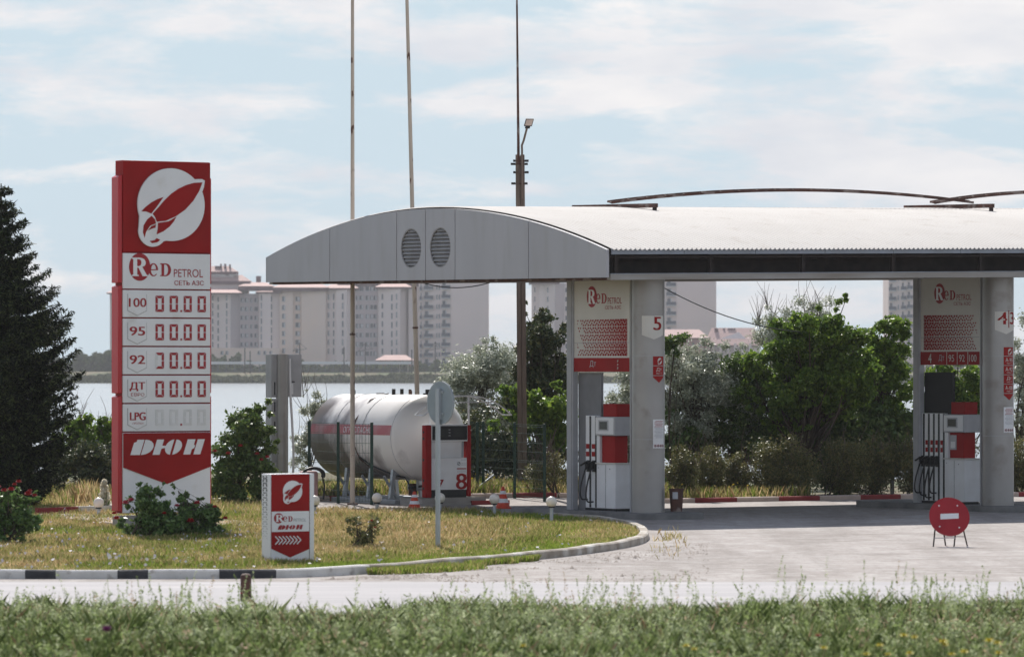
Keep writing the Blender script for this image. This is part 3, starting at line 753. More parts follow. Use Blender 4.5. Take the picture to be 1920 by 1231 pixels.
def fuel_pump(u0, wide, label):
    wx, wy = uv2w(u0 - 0.23, 1.8)
    P = empty('fuel_pump', (wx, wy, 0.125), TH, label, 'fuel pump', 'fuel pumps under the canopy')
    fl = lambda y0: flat((0, y0, 0), (0, -1, 0), (0, 0, 1), (-1, 0, 0))
    bw = 0.72
    b = MB(); b.box((0.02, 0.02, 0), (0.40, bw + wide, 0.05), 'dark'); b.build('plinth', P, smooth=False)
    b = MB(); b.box((0, 0, 0.05), (0.42, bw, 0.97), 'white2'); cab = b.build('lower_cabinet', P, bevel=0.012)
    b = MB(); b.box((-0.02, -0.02, 0.97), (0.44, bw + 0.02, 1.0), 'cream'); b.build('ledge', P, bevel=0.006)
    b = MB(); b.rect(fl(bw), 0.345, 0.352, 0.06, 0.95, 'dark', 0.003); b.rect(fl(bw), 0.06, 0.1, 0.88, 0.9, 'greypl', 0.006); b.rect(fl(bw), 0.5, 0.52, 0.86, 0.88, 'dark', 0.006); b.build('door_seam', cab, smooth=False)
    b = MB(); b.box((0.0, bw - 0.12, 1.0), (0.30, bw, 1.56), 'white2'); b.build('side_pillar', P, bevel=0.008)
    b = MB(); b.box((0.05, 0.10, 1.0), (0.37, bw - 0.13, 1.56), 'red'); rc = b.build('red_core', P, bevel=0.01)
    if wide > 0.6:
        b = MB(); f5 = fl(bw - 0.13); g = lambda x, z, d: f5(x, z, d) + Vector((0.05, 0, 0)); b.rect(g, 0.02, 0.24, 1.18, 1.5, 'greypl', 0.012, 0.012); b.rect(g, 0.05, 0.2, 1.22, 1.36, 'white2', 0.016); b.build('card_reader', rc, smooth=False)
    b = MB(); b.box((-0.03, -0.02, 1.56), (0.46, bw, 1.95), 'greypl'); hd = b.build('display_head', P, bevel=0.012)
    b = MB(); f2 = flat((-0.03, bw, 0), (0, -1, 0), (0, 0, 1), (-1, 0, 0))
    b.rect(f2, 0.03, bw - 0.02, 1.59, 1.93, 'white2', 0.012, 0.012); b.rect(f2, 0.14, 0.52, 1.66, 1.88, 'greypl', 0.016); b.rect(f2, 0.18, 0.47, 1.69, 1.85, 'screen', 0.019); b.build('screen', hd, smooth=False)
    b = MB(); b.box((0.06, 0.06, 1.95), (0.40, bw - 0.16, 2.22), 'red'); b.build('red_top_box', P, bevel=0.012)
    # hose module
    b = MB(); b.box((0.03, bw + 0.01, 0.05), (0.32, bw + wide, 1.97), 'white2'); hm = b.build('hose_cabinet', P, bevel=0.008)
    f3 = flat((0.03, bw + wide, 0), (0, -1, 0), (0, 0, 1), (-1, 0, 0))
    n = 2 if wide < 0.6 else 5
    st = (wide - 0.02) / n
    b = MB()
    for k in range(n):
        xc = st * (k + 1) - 0.035
        b.rect(f3, xc - 0.025, xc + 0.025, 0.06, 1.96, 'black', 0.012, 0.012)
    b.build('hose_channel', hm, smooth=False)
    b = MB()
    for k in range(n):
        xa = st * k + 0.02; xb = st * (k + 1) - 0.075
        if wide > 0.6 and k == 0: continue
        b.rect(f3, xa, xb, 1.12, 1.38, 'red', 0.006)
        b.rect(f3, xa + 0.01, xb - 0.01, 1.22, 1.28, 'white2', 0.009)
    b.build('grade_sticker', hm, smooth=False)
    for k in range(2 if n == 2 else 4):
        x = st * (k + 0.5) + 0.01
        b = MB()
        b.bar(f3(x, 1.02, 0.07), f3(x, 0.86, 0.05), 0.05, 0.06, 'black'); b.bar(f3(x, 1.0, 0.07), f3(x - 0.02, 0.93, 0.20), 0.03, 0.035, 'black'); b.tube([f3(x, 0.9, 0.06), f3(x - 0.01, 0.8, 0.09), f3(x - 0.02, 0.74, 0.12)], 0.012, 'black', 6)
        b.box(tuple(f3(x + 0.055, 0.80, 0.0)), tuple(f3(x - 0.055, 1.04, 0.03)), 'black')
        b.build('nozzle', P, bevel=0.004)
        b = MB(); pts = []
        x2 = st * (k + 1) - 0.035
        for i in range(17):
            t = i / 16
            zz = 0.88 - 0.68 * math.sin(math.pi * min(1, t * 0.62)) if t < 0.8 else 0.2
            pts.append(f3(x + (x2 - x) * max(0, t * 1.3 - 0.3) - 0.09 * math.sin(math.pi * t), 0.90 - (0.70 + 0.05 * (k % 3)) * math.sin(math.pi * 0.5 * min(1, t * 1.25)) + 0.03 * t, 0.07 + 0.10 * math.sin(math.pi * t)))
        b.tube(pts, 0.017, 'black', 8); b.build('hose', P)
    return P
fuel_pump(GROUPS[0], 0.46, 'white and red fuel pump with two hoses under the number 5 column')
fuel_pump(GROUPS[1], 0.92, 'white and red fuel pump with four hoses behind the red no entry board')

# bin beside the first column
x, y = uv2w(2.02, 0.62); b = MB()
b.lathe([(0.001, 0.02), (0.12, 0.02), (0.145, 0.46), (0.155, 0.46), (0.155, 0.49), (0.13, 0.49), (0.11, 0.1)], 'rust', 20)
o = b.build('litter_bin'); o.location = (x, y, 0.125); tag(o, 'small rusty brown litter bin at the foot of the number 5 column', 'litter bin')
fo = MB(); fo.rect(cyl_map(0, 0, 0.15, R(-100)), -0.06, 0.05, 0.28, 0.42, 'greypl', 0.004, n=4); fo.build('sticker', o, smooth=False)

# ------------------------------------------------------------------ price sign
gx, gy, g0 = GL(228, 985)
MS = empty('price_sign', (gx, gy, LZ), TH, 'tall red and white fuel price sign with rocket emblem standing among rose bushes', 'price sign')
sc_ = F / gy
zy = lambda y: H + (YH - y) / sc_ - LZ
SWID = 160 * gy / F / CT
xx = lambda px: (px - 228) / 161.5 * SWID
fm = flat((0, 0, 0), (1, 0, 0), (0, 0, 1), (0, -1, 0))
b = MB(); b.box((0.02, 0.02, zy(962)), (SWID - 0.02, 0.30, zy(300)), 'red'); b.build('carcass', MS, bevel=0.01)
b = MB(); b.box((-0.03, 0.03, 0), (SWID + 0.03, 0.32, zy(967)), 'concrete'); b.build('footing', MS, bevel=0.01)
for xa, xb in ((-0.07, 0.015), (SWID - 0.015, SWID + 0.02)):
    for za, zb in ((327, 530), (534, 737), (741, 958)):
        b = MB(); zh = zy(za); zl = zy(zb)
        s_ = 0.03 if za > 330 else 0.05
        b.add([(xa, 0.0, zl), (xb, 0.0, zl), (xb, 0.28, zl), (xa, 0.28, zl), (xa, 0.0, zh - s_), (xb, 0.0, zh), (xb, 0.28, zh), (xa, 0.28, zh - s_)] if xa < 0 else
              [(xa, 0.0, zl), (xb, 0.0, zl), (xb, 0.28, zl), (xa, 0.28, zl), (xa, 0.0, zh), (xb, 0.0, zh - s_), (xb, 0.28, zh - s_), (xa, 0.28, zh)],
              [(0, 3, 2, 1), (4, 5, 6, 7), (0, 1, 5, 4), (1, 2, 6, 5), (2, 3, 7, 6), (3, 0, 4, 7)], 'red_side')
        b.build('side_rail', MS, bevel=0.012)
def panel(y0, y1, m, name):
    b = MB(); b.box((0.018, -0.03, zy(y1) + 0.008), (SWID - 0.018, 0.015, zy(y0) - 0.008), m)
    return b.build(name, MS, bevel=0.006)
fpn = flat((0, -0.03, 0), (1, 0, 0), (0, 0, 1), (0, -1, 0))
pl = panel(300, 472.5, 'red', 'emblem_panel')
b = MB(); emblem(b, fpn, xx(314.5), zy(382), 0.705, 0.68, 'white', 'red', 0.05, 0.035); b.build('rocket_emblem', pl, smooth=False)
pl = panel(473.5, 541.5, 'white', 'name_panel')
b = MB(); wdt = 117 / 162 * SWID * 1.0; red_word(b, fpn, xx(240), zy(526), 117 * SWID / 162 * 0.99, 0.005)
b.text(fpn, 'СЕТЬ АЗС', xx(322), xx(375.5), zy(533.4), zy(524.5), 'red_letter', 0.006, bold=0.002); b.build('lettering', pl, smooth=False)
for i, t in enumerate(('100', '95', '92', 'ДТ', 'LPG')):
    y0 = 542.5 + 53.5 * i
    pl = panel(y0, y0 + 52.5, 'white', 'price_panel')
    b = MB(); sh = [(xx(238), zy(y0 + 39)), (xx(254.5), zy(y0 + 48)), (xx(271), zy(y0 + 39)), (xx(271), zy(y0 + 8)), (xx(238), zy(y0 + 8))]
    b.poly(fpn, [[(p[0] * 1.0 + (p[0] - xx(254.5)) * 0.06, p[1] + (p[1] - zy(y0 + 27)) * 0.03 - 0.006) for p in sh]], 'greypl', 0.004); b.poly(fpn, [sh], 'white', 0.010)
    tw = {'100': (239.5, 270.5), '95': (241, 268), '92': (241, 268), 'ДТ': (241, 268), 'LPG': (241.5, 269)}[t]
    ty = (y0 + 32.5, y0 + 16) if i < 3 else ((y0 + 30, y0 + 13) if i == 3 else (y0 + 31, y0 + 16))
    b.text(fpn, t, xx(tw[0]), xx(tw[1]), zy(ty[0]), zy(ty[1]), 'red_letter', 0.014, bold=0.008 if t != '100' else 0.005)
    if i == 3: b.text(fpn, 'ЕВРО', xx(243), xx(267), zy(y0 + 39.5), zy(y0 + 33), 'red_letter', 0.014)
    if i == 4: b.text(fpn, 'ПРОПАН', xx(246), xx(265), zy(y0 + 38.5), zy(y0 + 35), 'red_letter', 0.014)
    b.build('grade_shield', pl, smooth=False)
    for k, (a, c) in enumerate(((287.7, 303), (313.4, 328.5), (339, 353.7), (364.4, 379.5))):
        on = 'abcdef'
        if i == 2 and k == 0: on = 'abcd'
        if i == 4: on = ''
        b = MB(); seg_digit(b, fpn, xx(a), xx(c), zy(y0 + 41.5), zy(y0 + 11), on, 'red_letter', 'ghost'); b.build('price_digit', pl, smooth=False)
    b = MB(); b.poly(fpn, [(xx(332.8), zy(y0 + 41.5)), (xx(336), zy(y0 + 41.5)), (xx(336), zy(y0 + 38)), (xx(332.8), zy(y0 + 38))], 'red_letter', 0.006)
    b.build('decimal_point', pl, smooth=False)
pl = panel(810, 962, 'white', 'base_panel')
b = MB(); b.poly(fpn, [[(xx(229.5), zy(876)), (xx(308), zy(908)), (xx(388.5), zy(876)), (xx(388.5), zy(811.5)), (xx(229.5), zy(811.5))]], 'red', 0.012, 0.012)
slant_word(b, fpn, xx(241.7), xx(377), zy(852.6), zy(824), 'white', 0.018); b.build('chevron', pl, smooth=False)

# ------------------------------------------------------------------ small entrance sign by the kerb
gx, gy, g0 = GL(507, 1046)
DS = empty('entrance_sign', (gx, gy, LZ), TH, 'low white and red sign with a row of arrows standing in grass by the kerb', 'sign')
sc_ = F / gy
zy = lambda y: H + (YH - y) / sc_ - LZ
DW = 80 * gy / F / CT; xd = lambda px: (px - 507) / 80 * DW
b = MB(); b.box((0, 0, -0.05), (DW, 0.28, zy(888)), 'white'); b.build('body', DS, bevel=0.008)
ft = flat((0, 0, 0), (1, 0, 0), (0, 0, 1), (0, -1, 0))
b = MB(); b.rect(ft, 0.015, xd(577), 0.0, zy(889), 'white', 0.012, 0.012); b.rect(ft, xd(577.3), xd(578.6), 0, zy(889), 'dark', 0.003)
b.poly(ft, [[(xd(507.8), zy(1028)), (xd(542), zy(1045)), (xd(577), zy(1030)), (xd(577), zy(889)), (xd(507.8), zy(889))]], 'red', 0.018, 0.006)
b.rect(ft, xd(508.2), xd(576.5), zy(996.5), zy(958.5), 'white', 0.022)
fp = b.build('front_panel', DS, smooth=False)
b = MB(); emblem(b, ft, xd(546), zy(921), 0.17, 0.165, 'white', 'red', 0.028, 0.01); b.build('rocket_emblem', fp, smooth=False)
b = MB()
u = 0.535 / 117; f9 = lambda x, z, d: ft(x, z, d)
b.poly(ft, [arc(xd(520.5), zy(971), .082, .08, 0, 350, 24)], 'red_letter', 0.026)
b.poly(ft, put(GR, xd(515), xd(529), zy(977.5), zy(964.5)), 'white', 0.029)
b.poly(ft, put(GE, xd(528.5), xd(536), zy(977.5), zy(967.5)), 'red_letter', 0.028); b.poly(ft, put(GD, xd(538), xd(546), zy(977.5), zy(967.5)), 'red_letter', 0.026)
b.text(ft, 'PETROL', xd(548), xd(571), zy(978), zy(972), 'greypl', 0.026)
slant_word(b, ft, xd(519), xd(565), zy(992.5), zy(984), 'red_letter', 0.026); b.build('lettering', fp, smooth=False)
b = MB()
for k in range(7):
    xa = 514.5 + 6.6 * k
    for y0, y1 in ((1005, 1012.5), (1020, 1012.5)): b.bar(ft(xd(xa), zy(y0), 0.02), ft(xd(xa + 7), zy(y1), 0.02), 0.016, 0.018, 'white', up=(0, 1, 0))
b.build('arrow_row', fp, smooth=False)
b = MB(); fs_ = flat((0, 0.28, 0), (0, -1, 0), (0, 0, 1), (-1, 0, 0))
for j in range(13):
    z = zy(892 + 9 * j); k = max(0.25, 1 - j * 0.055); c = (0.11, z - 0.04); w = 0.07
    for sx in (-1, 1):
        b.poly(fs_, [(c[0] + sx * w, z), (c[0] + sx * w * (1 - .7 * k), z), (c[0] + sx * w, z - .03 * k)][:: -sx], 'dark', 0.003, 0)
        b.poly(fs_, [(c[0] + sx * w, z - .075), (c[0] + sx * w, z - .075 + .03 * k), (c[0] + sx * w * (1 - .7 * k), z - .075)][:: -sx], 'dark', 0.003, 0)
        b.poly(fs_, [(c[0] + sx * w * .55, c[1] - .022 * k), (c[0] + sx * w * (.55 + .3 * k), c[1]), (c[0] + sx * w * .55, c[1] + .022 * k), (c[0] + sx * w * (.55 - .3 * k), c[1])], 'dark', 0.003, 0)
    b.poly(fs_, [(c[0], c[1] - .02 * k), (c[0] + .015 * k, c[1]), (c[0], c[1] + .02 * k), (c[0] - .015 * k, c[1])], 'dark', 0.003, 0)
b.build('side_pattern', DS, smooth=False)

# ------------------------------------------------------------------ gas tank, dispenser and the things round them
CYLF = lambda cx, cz, rad, y0: None
gx, gy, g0 = (803 - 960) / F * 104.0, 104.0, float(gz(-2.0, 104.0))
TK = empty('gas_tank', (gx, gy, g0), TH, 'large white horizontal gas tank with faded red stripe and stained flank behind wire fence', 'gas tank')
tz, tr, tl = H - (820 - YH) * 104.0 / F - g0, 0.98, 3.75
stain = mat('tank_weathered', (0.84, 0.81, 0.79), 0.35)
n_ = stain.node_tree.nodes; l_ = stain.node_tree.links.new; b_ = n_['Principled BSDF']
t_ = n_.new('ShaderNodeTexCoord'); sp_ = n_.new('ShaderNodeSeparateXYZ'); l_(t_.outputs['Object'], sp_.inputs[0])
nz_ = n_.new('ShaderNodeTexNoise'); nz_.inputs['Scale'].default_value = 1.0; nz_.inputs['Detail'].default_value = 7
mp_ = n_.new('ShaderNodeMapping'); mp_.inputs['Scale'].default_value = (1.3, 1.6, 1.1); l_(t_.outputs['Object'], mp_.inputs[0]); l_(mp_.outputs[0], nz_.inputs['Vector'])
def mth(op, a, b):
    q = n_.new('ShaderNodeMath'); q.operation = op
    for i, x in enumerate((a, b)):
        if hasattr(x, 'links'): l_(x, q.inputs[i])
        else: q.inputs[i].default_value = x
    return q.outputs[0]
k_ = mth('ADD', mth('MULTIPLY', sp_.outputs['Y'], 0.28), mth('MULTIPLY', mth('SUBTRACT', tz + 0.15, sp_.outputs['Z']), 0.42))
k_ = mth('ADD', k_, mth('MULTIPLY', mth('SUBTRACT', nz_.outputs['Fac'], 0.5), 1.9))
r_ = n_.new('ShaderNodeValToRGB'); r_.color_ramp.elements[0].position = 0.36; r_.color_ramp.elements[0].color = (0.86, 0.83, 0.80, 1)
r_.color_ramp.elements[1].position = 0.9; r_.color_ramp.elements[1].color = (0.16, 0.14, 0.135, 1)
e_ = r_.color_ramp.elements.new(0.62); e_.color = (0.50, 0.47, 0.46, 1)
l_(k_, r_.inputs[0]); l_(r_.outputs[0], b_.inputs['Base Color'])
b = MB(); NA = 56
prof = [(-0.56, 0.02), (-0.55, 0.2), (-0.51, 0.42), (-0.41, 0.64), (-0.22, 0.82), (-0.1, 0.93), (0, 0.98)] + [(tl * i / 8, 0.98) for i in range(1, 8)] + [(tl - y, r) for y, r in [(0, 0.98), (-0.1, 0.93), (-0.22, 0.82), (-0.34, 0.64), (-0.42, 0.42), (-0.455, 0.2), (-0.46, 0.02)]]
vs = [(r * math.cos(2 * math.pi * j / NA), y, tz + r * math.sin(2 * math.pi * j / NA)) for y, r in prof for j in range(NA)]
fs = [(i * NA + j, (i + 1) * NA + j, (i + 1) * NA + (j + 1) % NA, i * NA + (j + 1) % NA) for i in range(len(prof) - 1) for j in range(NA)]
fs += [tuple(range(NA)), tuple((len(prof) - 1) * NA + j for j in range(NA))[::-1]]
b.add(vs, [f[::-1] for f in fs], stain); shell = b.build('shell', TK, ang=60)
tcyl = lambda x, z, d: Vector((-(tr + d) * math.cos(z / tr), tl - x, tz + (tr + d) * math.sin(z / tr)))
b = MB()
for i in range(5):
    z0 = 0.06 + 0.046 * i; b.add([tcyl(0.02, z0, .003), tcyl(tl - 0.05, z0, .003), tcyl(tl - 0.05, z0 + 0.046, .003), tcyl(0.02, z0 + 0.046, .003)], [(0, 1, 2, 3)], 'tank_stripe')
b.text(tcyl, 'ОГНЕОПАСНО', 1.55, 2.85, 0.10, 0.24, 'white', 0.006); b.build('stripe', shell, smooth=False)
b = MB()
for y in (0.02, tl * 0.36, tl * 0.7):
    P = [(0.984 * math.cos(R(a)), y, tz + 0.984 * math.sin(R(a))) for a in range(0, 361, 10)]
    b.tube(P, 0.006, 'greypl', 4, cap=False)
b.build('weld_seam', shell)
for y in (0.5, 1.5, 2.6):
    b = MB()
    for s in (-1, 1):
        b.bar((s * 0.72, y, 0.0), (s * 0.62, y, tz - 0.72), 0.08, 0.10, 'galv'); b.bar((s * 0.5, y + 0.05, 0.1), (s * 0.85, y + 0.05, 0.62), 0.05, 0.05, 'galv')
    b.bar((-0.85, y, 0.06), (0.85, y, 0.06), 0.12, 0.12, 'galv'); b.bar((-0.66, y, tz - 0.80), (0.66, y, tz - 0.80), 0.08, 0.12, 'galv')
    b.build('saddle_leg', TK, smooth=False)
b = MB(); b.box((-1.0, -0.2, 0.0), (-0.8, 3.2, 0.1), 'galv'); b.box((0.8, -0.2, 0.0), (1.0, 3.2, 0.1), 'galv'); b.build('skid', TK, bevel=0.01)
for (x, y, r, h, m) in ((-0.1, 3.2, .045, .13, 'dark'), (0.05, 2.25, .14, .045, 'greypl'), (-0.06, 1.45, .06, .17, 'black'), (0.04, 1.25, .06, .17, 'black'), (0.14, 1.05, .05, .17, 'rust'), (0.05, 0.85, .035, .12, 'rust'), (0.1, 0.3, .07, .05, 'dark'), (0.05, 0.12, .07, .16, 'dark')):
    zt = tz + math.sqrt(tr ** 2 - x * x); b = MB(); b.cyl(x, y, zt - 0.03, zt + h * .75, r * .7, m, 12); b.build('top_fitting', TK)
b = MB(); P = [tcyl(tl - y, z, 0.02) for y, z in ((1.72, 1.5), (1.72, 1.0), (1.72, 0.4), (1.72, -0.1), (1.62, -0.5), (1.4, -0.75))]
b.tube(P, 0.014, 'rust', 6); P2 = [tcyl(tl - y, z, 0.03) for y, z in ((1.6, -0.45), (1.2, -0.7), (0.7, -0.95), (0.3, -1.1))] + [Vector((-0.5, -0.2, 0.25))]
b.tube(P2, 0.018, 'black', 6); b.build('side_pipe', TK)
b = MB()
for y in (0.15, 0.55): b.tube([(-0.2, y, tz - 0.96), (-0.2, y, 0.32), (0.3, y, 0.3), (0.5, y - 0.3, 0.3)], 0.03, 'galv', 8)
b.cyl(-0.2, 0.35, 0.18, 0.45, 0.10, 'rust', 12); b.cyl(0.15, 0.2, 0.2, 0.4, 0.07, 'kred', 12); b.bar((-0.4, 0.2, 0.36), (0.3, 0.2, 0.42), 0.05, 0.05, 'dark'); b.build('valve_pipes', TK)
# white tube frame arching over the tank end
AF = empty('tube_frame', (gx, gy, g0), TH, 'white bent tube awning frame arching out over the end of the white tank', 'frame')
b = MB()
for y in (-0.75, -1.15):
    for sx in (-1, 1):
        b.tube([(0.36 + sx * t * 1.16, y, 2.46 - 0.44 * t ** 2.2) for t in (0, .25, .5, .7, .85, 1.0)], 0.017, 'white2', 6)
for sx in (-1, 0.35): b.tube([(0.36 + sx * 1.16, -0.75, 2.02 if sx < 0 else 2.42), (0.36 + sx * 1.16, -1.15, 2.02 if sx < 0 else 2.42)], 0.017, 'white2', 6)
b.tube([(1.52, -0.75, 2.02), (1.52, -1.15, 2.02)], 0.017, 'white2', 6); b.tube([(-0.45, -0.95, 2.31), (1.2, -0.95, 2.31)], 0.014, 'white2', 6)
b.build('arched_tube', AF)
for x in (-0.4, 0.62): m = MB(); m.tube([(x, -0.75, 0), (x, -0.75, 2.44)], 0.025, 'white2', 8); m.build('upright', AF)

# LPG dispenser
lx, ly, lg = G(800, 947)
SLAB = MB(); fsl = lambda x, z, d: Vector((x, z, d)); SLAB.poly(fsl, [[(-0.25, -0.25), (1.4, -0.25), (1.4, 0.75), (-0.25, 0.75)]], 'concrete', 0.17, 0.25)
o = SLAB.build('dispenser_base', bevel=0.015); o.location = (lx, ly, lg); o.rotation_euler = (0, 0, TH); tag(o, 'pale concrete plinth under the red and white gas dispenser', 'plinth')
b = MB(); b.box((1.0, -0.32, 0), (2.0, -0.27, 0.10), 'kred'); b.box((-0.8, -0.32, 0), (0.98, -0.27, 0.05), 'concrete'); o = b.build('plinth_kerb', smooth=False); o.location = (lx, ly, lg); o.rotation_euler = (0, 0, TH); o['kind'] = 'structure'
LD = empty('gas_dispenser', (lx, ly, lg + 0.17), TH, 'red and white gas dispenser with black display and numbers 7 and 8 before the tank', 'dispenser')
q = F / ly; zl = lambda y: (932 - y) / q; xl = lambda px: (px - 806) / q / CT
for x0, x1, nm in ((xl(804), xl(815), 0), (xl(881), xl(889), 1)):
    b = MB(); b.box((x0, -0.01, 0.02 if nm else 0.0), (x1, 0.17, zl(796)), 'red'); p = b.build('side_pillar', LD, bevel=0.02)
    if nm == 0:
        m = MB(); fq = flat((x0, 0.17, 0), (0, -1, 0), (0, 0, 1), (-1, 0, 0))
        for a, c in ((0.18, 0.24), (0.36, 0.42), (0.82, 0.88), (1.3, 1.36), (1.45, 1.5)): m.rect(fq, 0.05, 0.11, a, c, 'dark', 0.004)
        m.build('slot', p, smooth=False)
b = MB(); b.box((xl(816), 0.03, 0), (xl(881), 0.38, zl(917.5)), 'black'); b.build('plinth', LD, smooth=False)
b = MB(); b.box((xl(815.3), 0.0, zl(917.5)), (xl(881), 0.40, zl(857.5)), 'white2'); lp_ = b.build('lower_cabinet', LD, bevel=0.008)
fl2 = flat((0, 0, 0), (1, 0, 0), (0, 0, 1), (0, -1, 0))
b = MB(); b.text(fl2, '8', xl(861), xl(880), zl(917), zl(887), 'red', 0.006, bold=0.012); b.text(fl2, '7', xl(825), xl(837.5), zl(917), zl(898), 'red', 0.006, bold=0.004); b.build('number', lp_, smooth=False)
b = MB(); b.rect(fl2, xl(859.5), xl(881) - 0.01, zl(891), zl(859), 'white', 0.004)
for (yy, hh, m) in ((877, 2.2, 'red'), (889, 2.2, 'red'), (881, .8, 'greypl'), (883, .8, 'greypl'), (885, .8, 'greypl'), (861, .8, 'greypl'), (868, .7, 'greypl'), (870.5, .7, 'greypl')): b.rect(fl2, xl(862 if hh > 1 or yy > 880 else 870), xl(879.5), zl(yy + hh), zl(yy), m, 0.006)
b.build('notice', lp_, smooth=False)
for (cx_, cz_) in ((865.5, 868.5), (826.5, 867), (826.5, 880)):
    b = MB()
    r0 = 0.05 if cx_ < 840 else 0.042; ro = arc(xl(cx_), zl(cz_), r0, r0, 0, 360, 18); ri = arc(xl(cx_), zl(cz_), r0 * .78, r0 * .78, 0, 360, 18)
    for k in range(18): b.add([fl2(*ro[k], .008), fl2(*ro[k + 1], .008), fl2(*ri[k + 1], .008), fl2(*ri[k], .008)], [(0, 1, 2, 3)], 'red' if cx_ < 840 else 'dark')
    b.bar(fl2(xl(cx_) - r0 * .7, zl(cz_) - r0 * .6, .008), fl2(xl(cx_) + r0 * .7, zl(cz_) + r0 * .6, .008), 0.008, 0.008, 'red' if cx_ < 840 else 'dark', up=(0, 1, 0))
    b.build('pictogram', lp_, smooth=False)
b = MB(); b.box((xl(816), 0.08, zl(857.5)), (xl(875), 0.34, zl(826.5)), 'white2'); b.box((xl(875.5), 0.06, zl(857)), (xl(878), 0.3, zl(826.5)), 'greypl'); b.build('middle_core', LD, bevel=0.01)
b = MB(); b.box((xl(814.5), -0.02, zl(826.5)), (xl(881.5), 0.40, zl(795)), 'white2'); dh = b.build('display_head', LD, bevel=0.008)
fl3 = flat((0, -0.02, 0), (1, 0, 0), (0, 0, 1), (0, -1, 0))
b = MB(); b.rect(fl3, xl(815.5), xl(880.5), zl(824), zl(797.5), 'dark', 0.006)
for k in range(3):
    for (a, c) in ((827, 838), (842, 850), (855, 868)): b.rect(fl3, xl(a), xl(c), zl(806 + 5.5 * k), zl(804 + 5.5 * k), 'screen', 0.010)
    b.rect(fl3, xl(845.5), xl(849), zl(805 + 5.5 * k), zl(804 + 5.5 * k), 'greypl', 0.011)
b.build('display', dh, smooth=False)

# ------------------------------------------------------------------ masts, poles, posts, fences
def mast(px0, py0, pxt, pyt, Y, r, label, m='mast'):
    x0 = W(px0, py0, Y); x0.z = float(gz(x0.x, Y)); x1 = W(pxt, pyt, Y)
    d = (x1 - x0); x1 = x0 + d * 1.12
    o = bpy.data.objects.new('flag_mast', None); o.location = x0; link(o)
    rel = lambda t: (x1 - x0) * t
    b = MB(); b.tube([rel(0), rel(.45), rel(1.0)], [r, r * 0.85, r * 0.6], m, 12); b.build('pole', o)
    b = MB(); b.cyl(0, 0, -0.02, 0.04, r * 2.2, 'rust', 12); b.build('base_flange', o)
    b = MB(); b.tube([rel(.30), rel(.303)], r * 1.15, 'rust', 12); b.build('collar', o)
    return tag(o, label, 'mast', 'tall thin masts rising behind the lawn')
x, y, _ = G(661, 946)
mast(661, 946, 661, 0, y, 0.056, 'tall straight rust spotted cream mast in front of the tank')
mast(787, 930, 763, 0, 111.0, 0.062, 'tall leaning cream mast rising behind the tank')
ux, uy, ug = G(980, 926)
UP = empty('utility_pole', (ux, uy, ug), 0, 'weathered brown utility pole with a street lamp and tall rod behind the canopy', 'utility pole')
q = F / uy; top = (926 - 290) / q; lean = -(980 - 975) / q
pr = lambda t: Vector((lean * t, 0, top * t))
b = MB()
for (s, w, dp) in ((-0.062, 0.105, 0.13), (0.062, 0.105, 0.13)):
    b.bar(pr(-0.01) + Vector((s * 1.0, 0, 0)), pr(1) + Vector((s * 0.95, 0, 0)), w, dp, 'pole', up=(0, 1, 0))
b.bar(pr(-0.01) + Vector((0, 0.01, 0)), pr(1) + Vector((0, 0.01, -0.03)), 0.05, 0.10, 'pole', up=(0, 1, 0)); b.build('pole', UP, bevel=0.012)
for py_, w in ((302, 0.20), (308, 0.22), (323.5, 0.20), (344.5, 0.21)):
    z = (926 - py_) / q; c = pr(z / top); b = MB(); s = 0.03 if py_ in (302, 323.5) else -0.01
    b.box((c.x - w + s, -0.12, z - 0.018), (c.x - 0.115, 0.1, z + 0.03), 'dark'); b.box((c.x + 0.115, -0.12, z - 0.018), (c.x + w + s - 0.02, 0.1, z + 0.03), 'dark')
    b.box((c.x - 0.125, -0.09, z - 0.01), (c.x + 0.125, 0.09, z + 0.01), 'rust'); b.build('crossbar', UP, smooth=False)
b = MB(); b.tube([pr(0.97) + Vector((-0.04, -0.05, 0)), pr(1.0) + Vector((-0.04, -0.03, 0.3)), pr(1.0) + Vector((-0.085, 0, 4.6))], [0.035, 0.033, 0.02], 'rust', 8); b.build('rod', UP)
b = MB(); tp = pr(1)
b.tube([pr(0.87) + Vector((0.05, -0.1, 0)), tp + Vector((0.05, -0.1, 0.1)), tp + Vector((0.045, -0.1, 0.22)), tp + Vector((0.09, -0.12, 0.34)), tp + Vector((0.17, -0.2, 0.64))], 0.026, 'pole', 8); b.build('lamp_arm', UP)
b = MB(); c = tp + Vector((0.20, -0.22, 0.70)); fr = flat(c, (0.95, 0.2, 0), Vector((0.26, -0.25, 0.9)).normalized(), Vector((0.1, -0.95, -0.25)).normalized())
b.poly(fr, [[(-.10, -.02), (.10, -.02), (.10, .17), (-.10, .17)]], 'dark', 0.0, 0.06); b.poly(fr, [[(-.06, -.08), (.06, -.08), (.06, -.02), (-.06, -.02)]], 'dark', 0.0, 0.05)
lh = b.build('lamp_head', UP, smooth=False)
b = MB(); b.poly(fr, [[(-.085, 0), (.085, 0), (.085, .155), (-.085, .155)]], 'kpink', 0.005, 0.004); b.build('lens', lh, smooth=False)

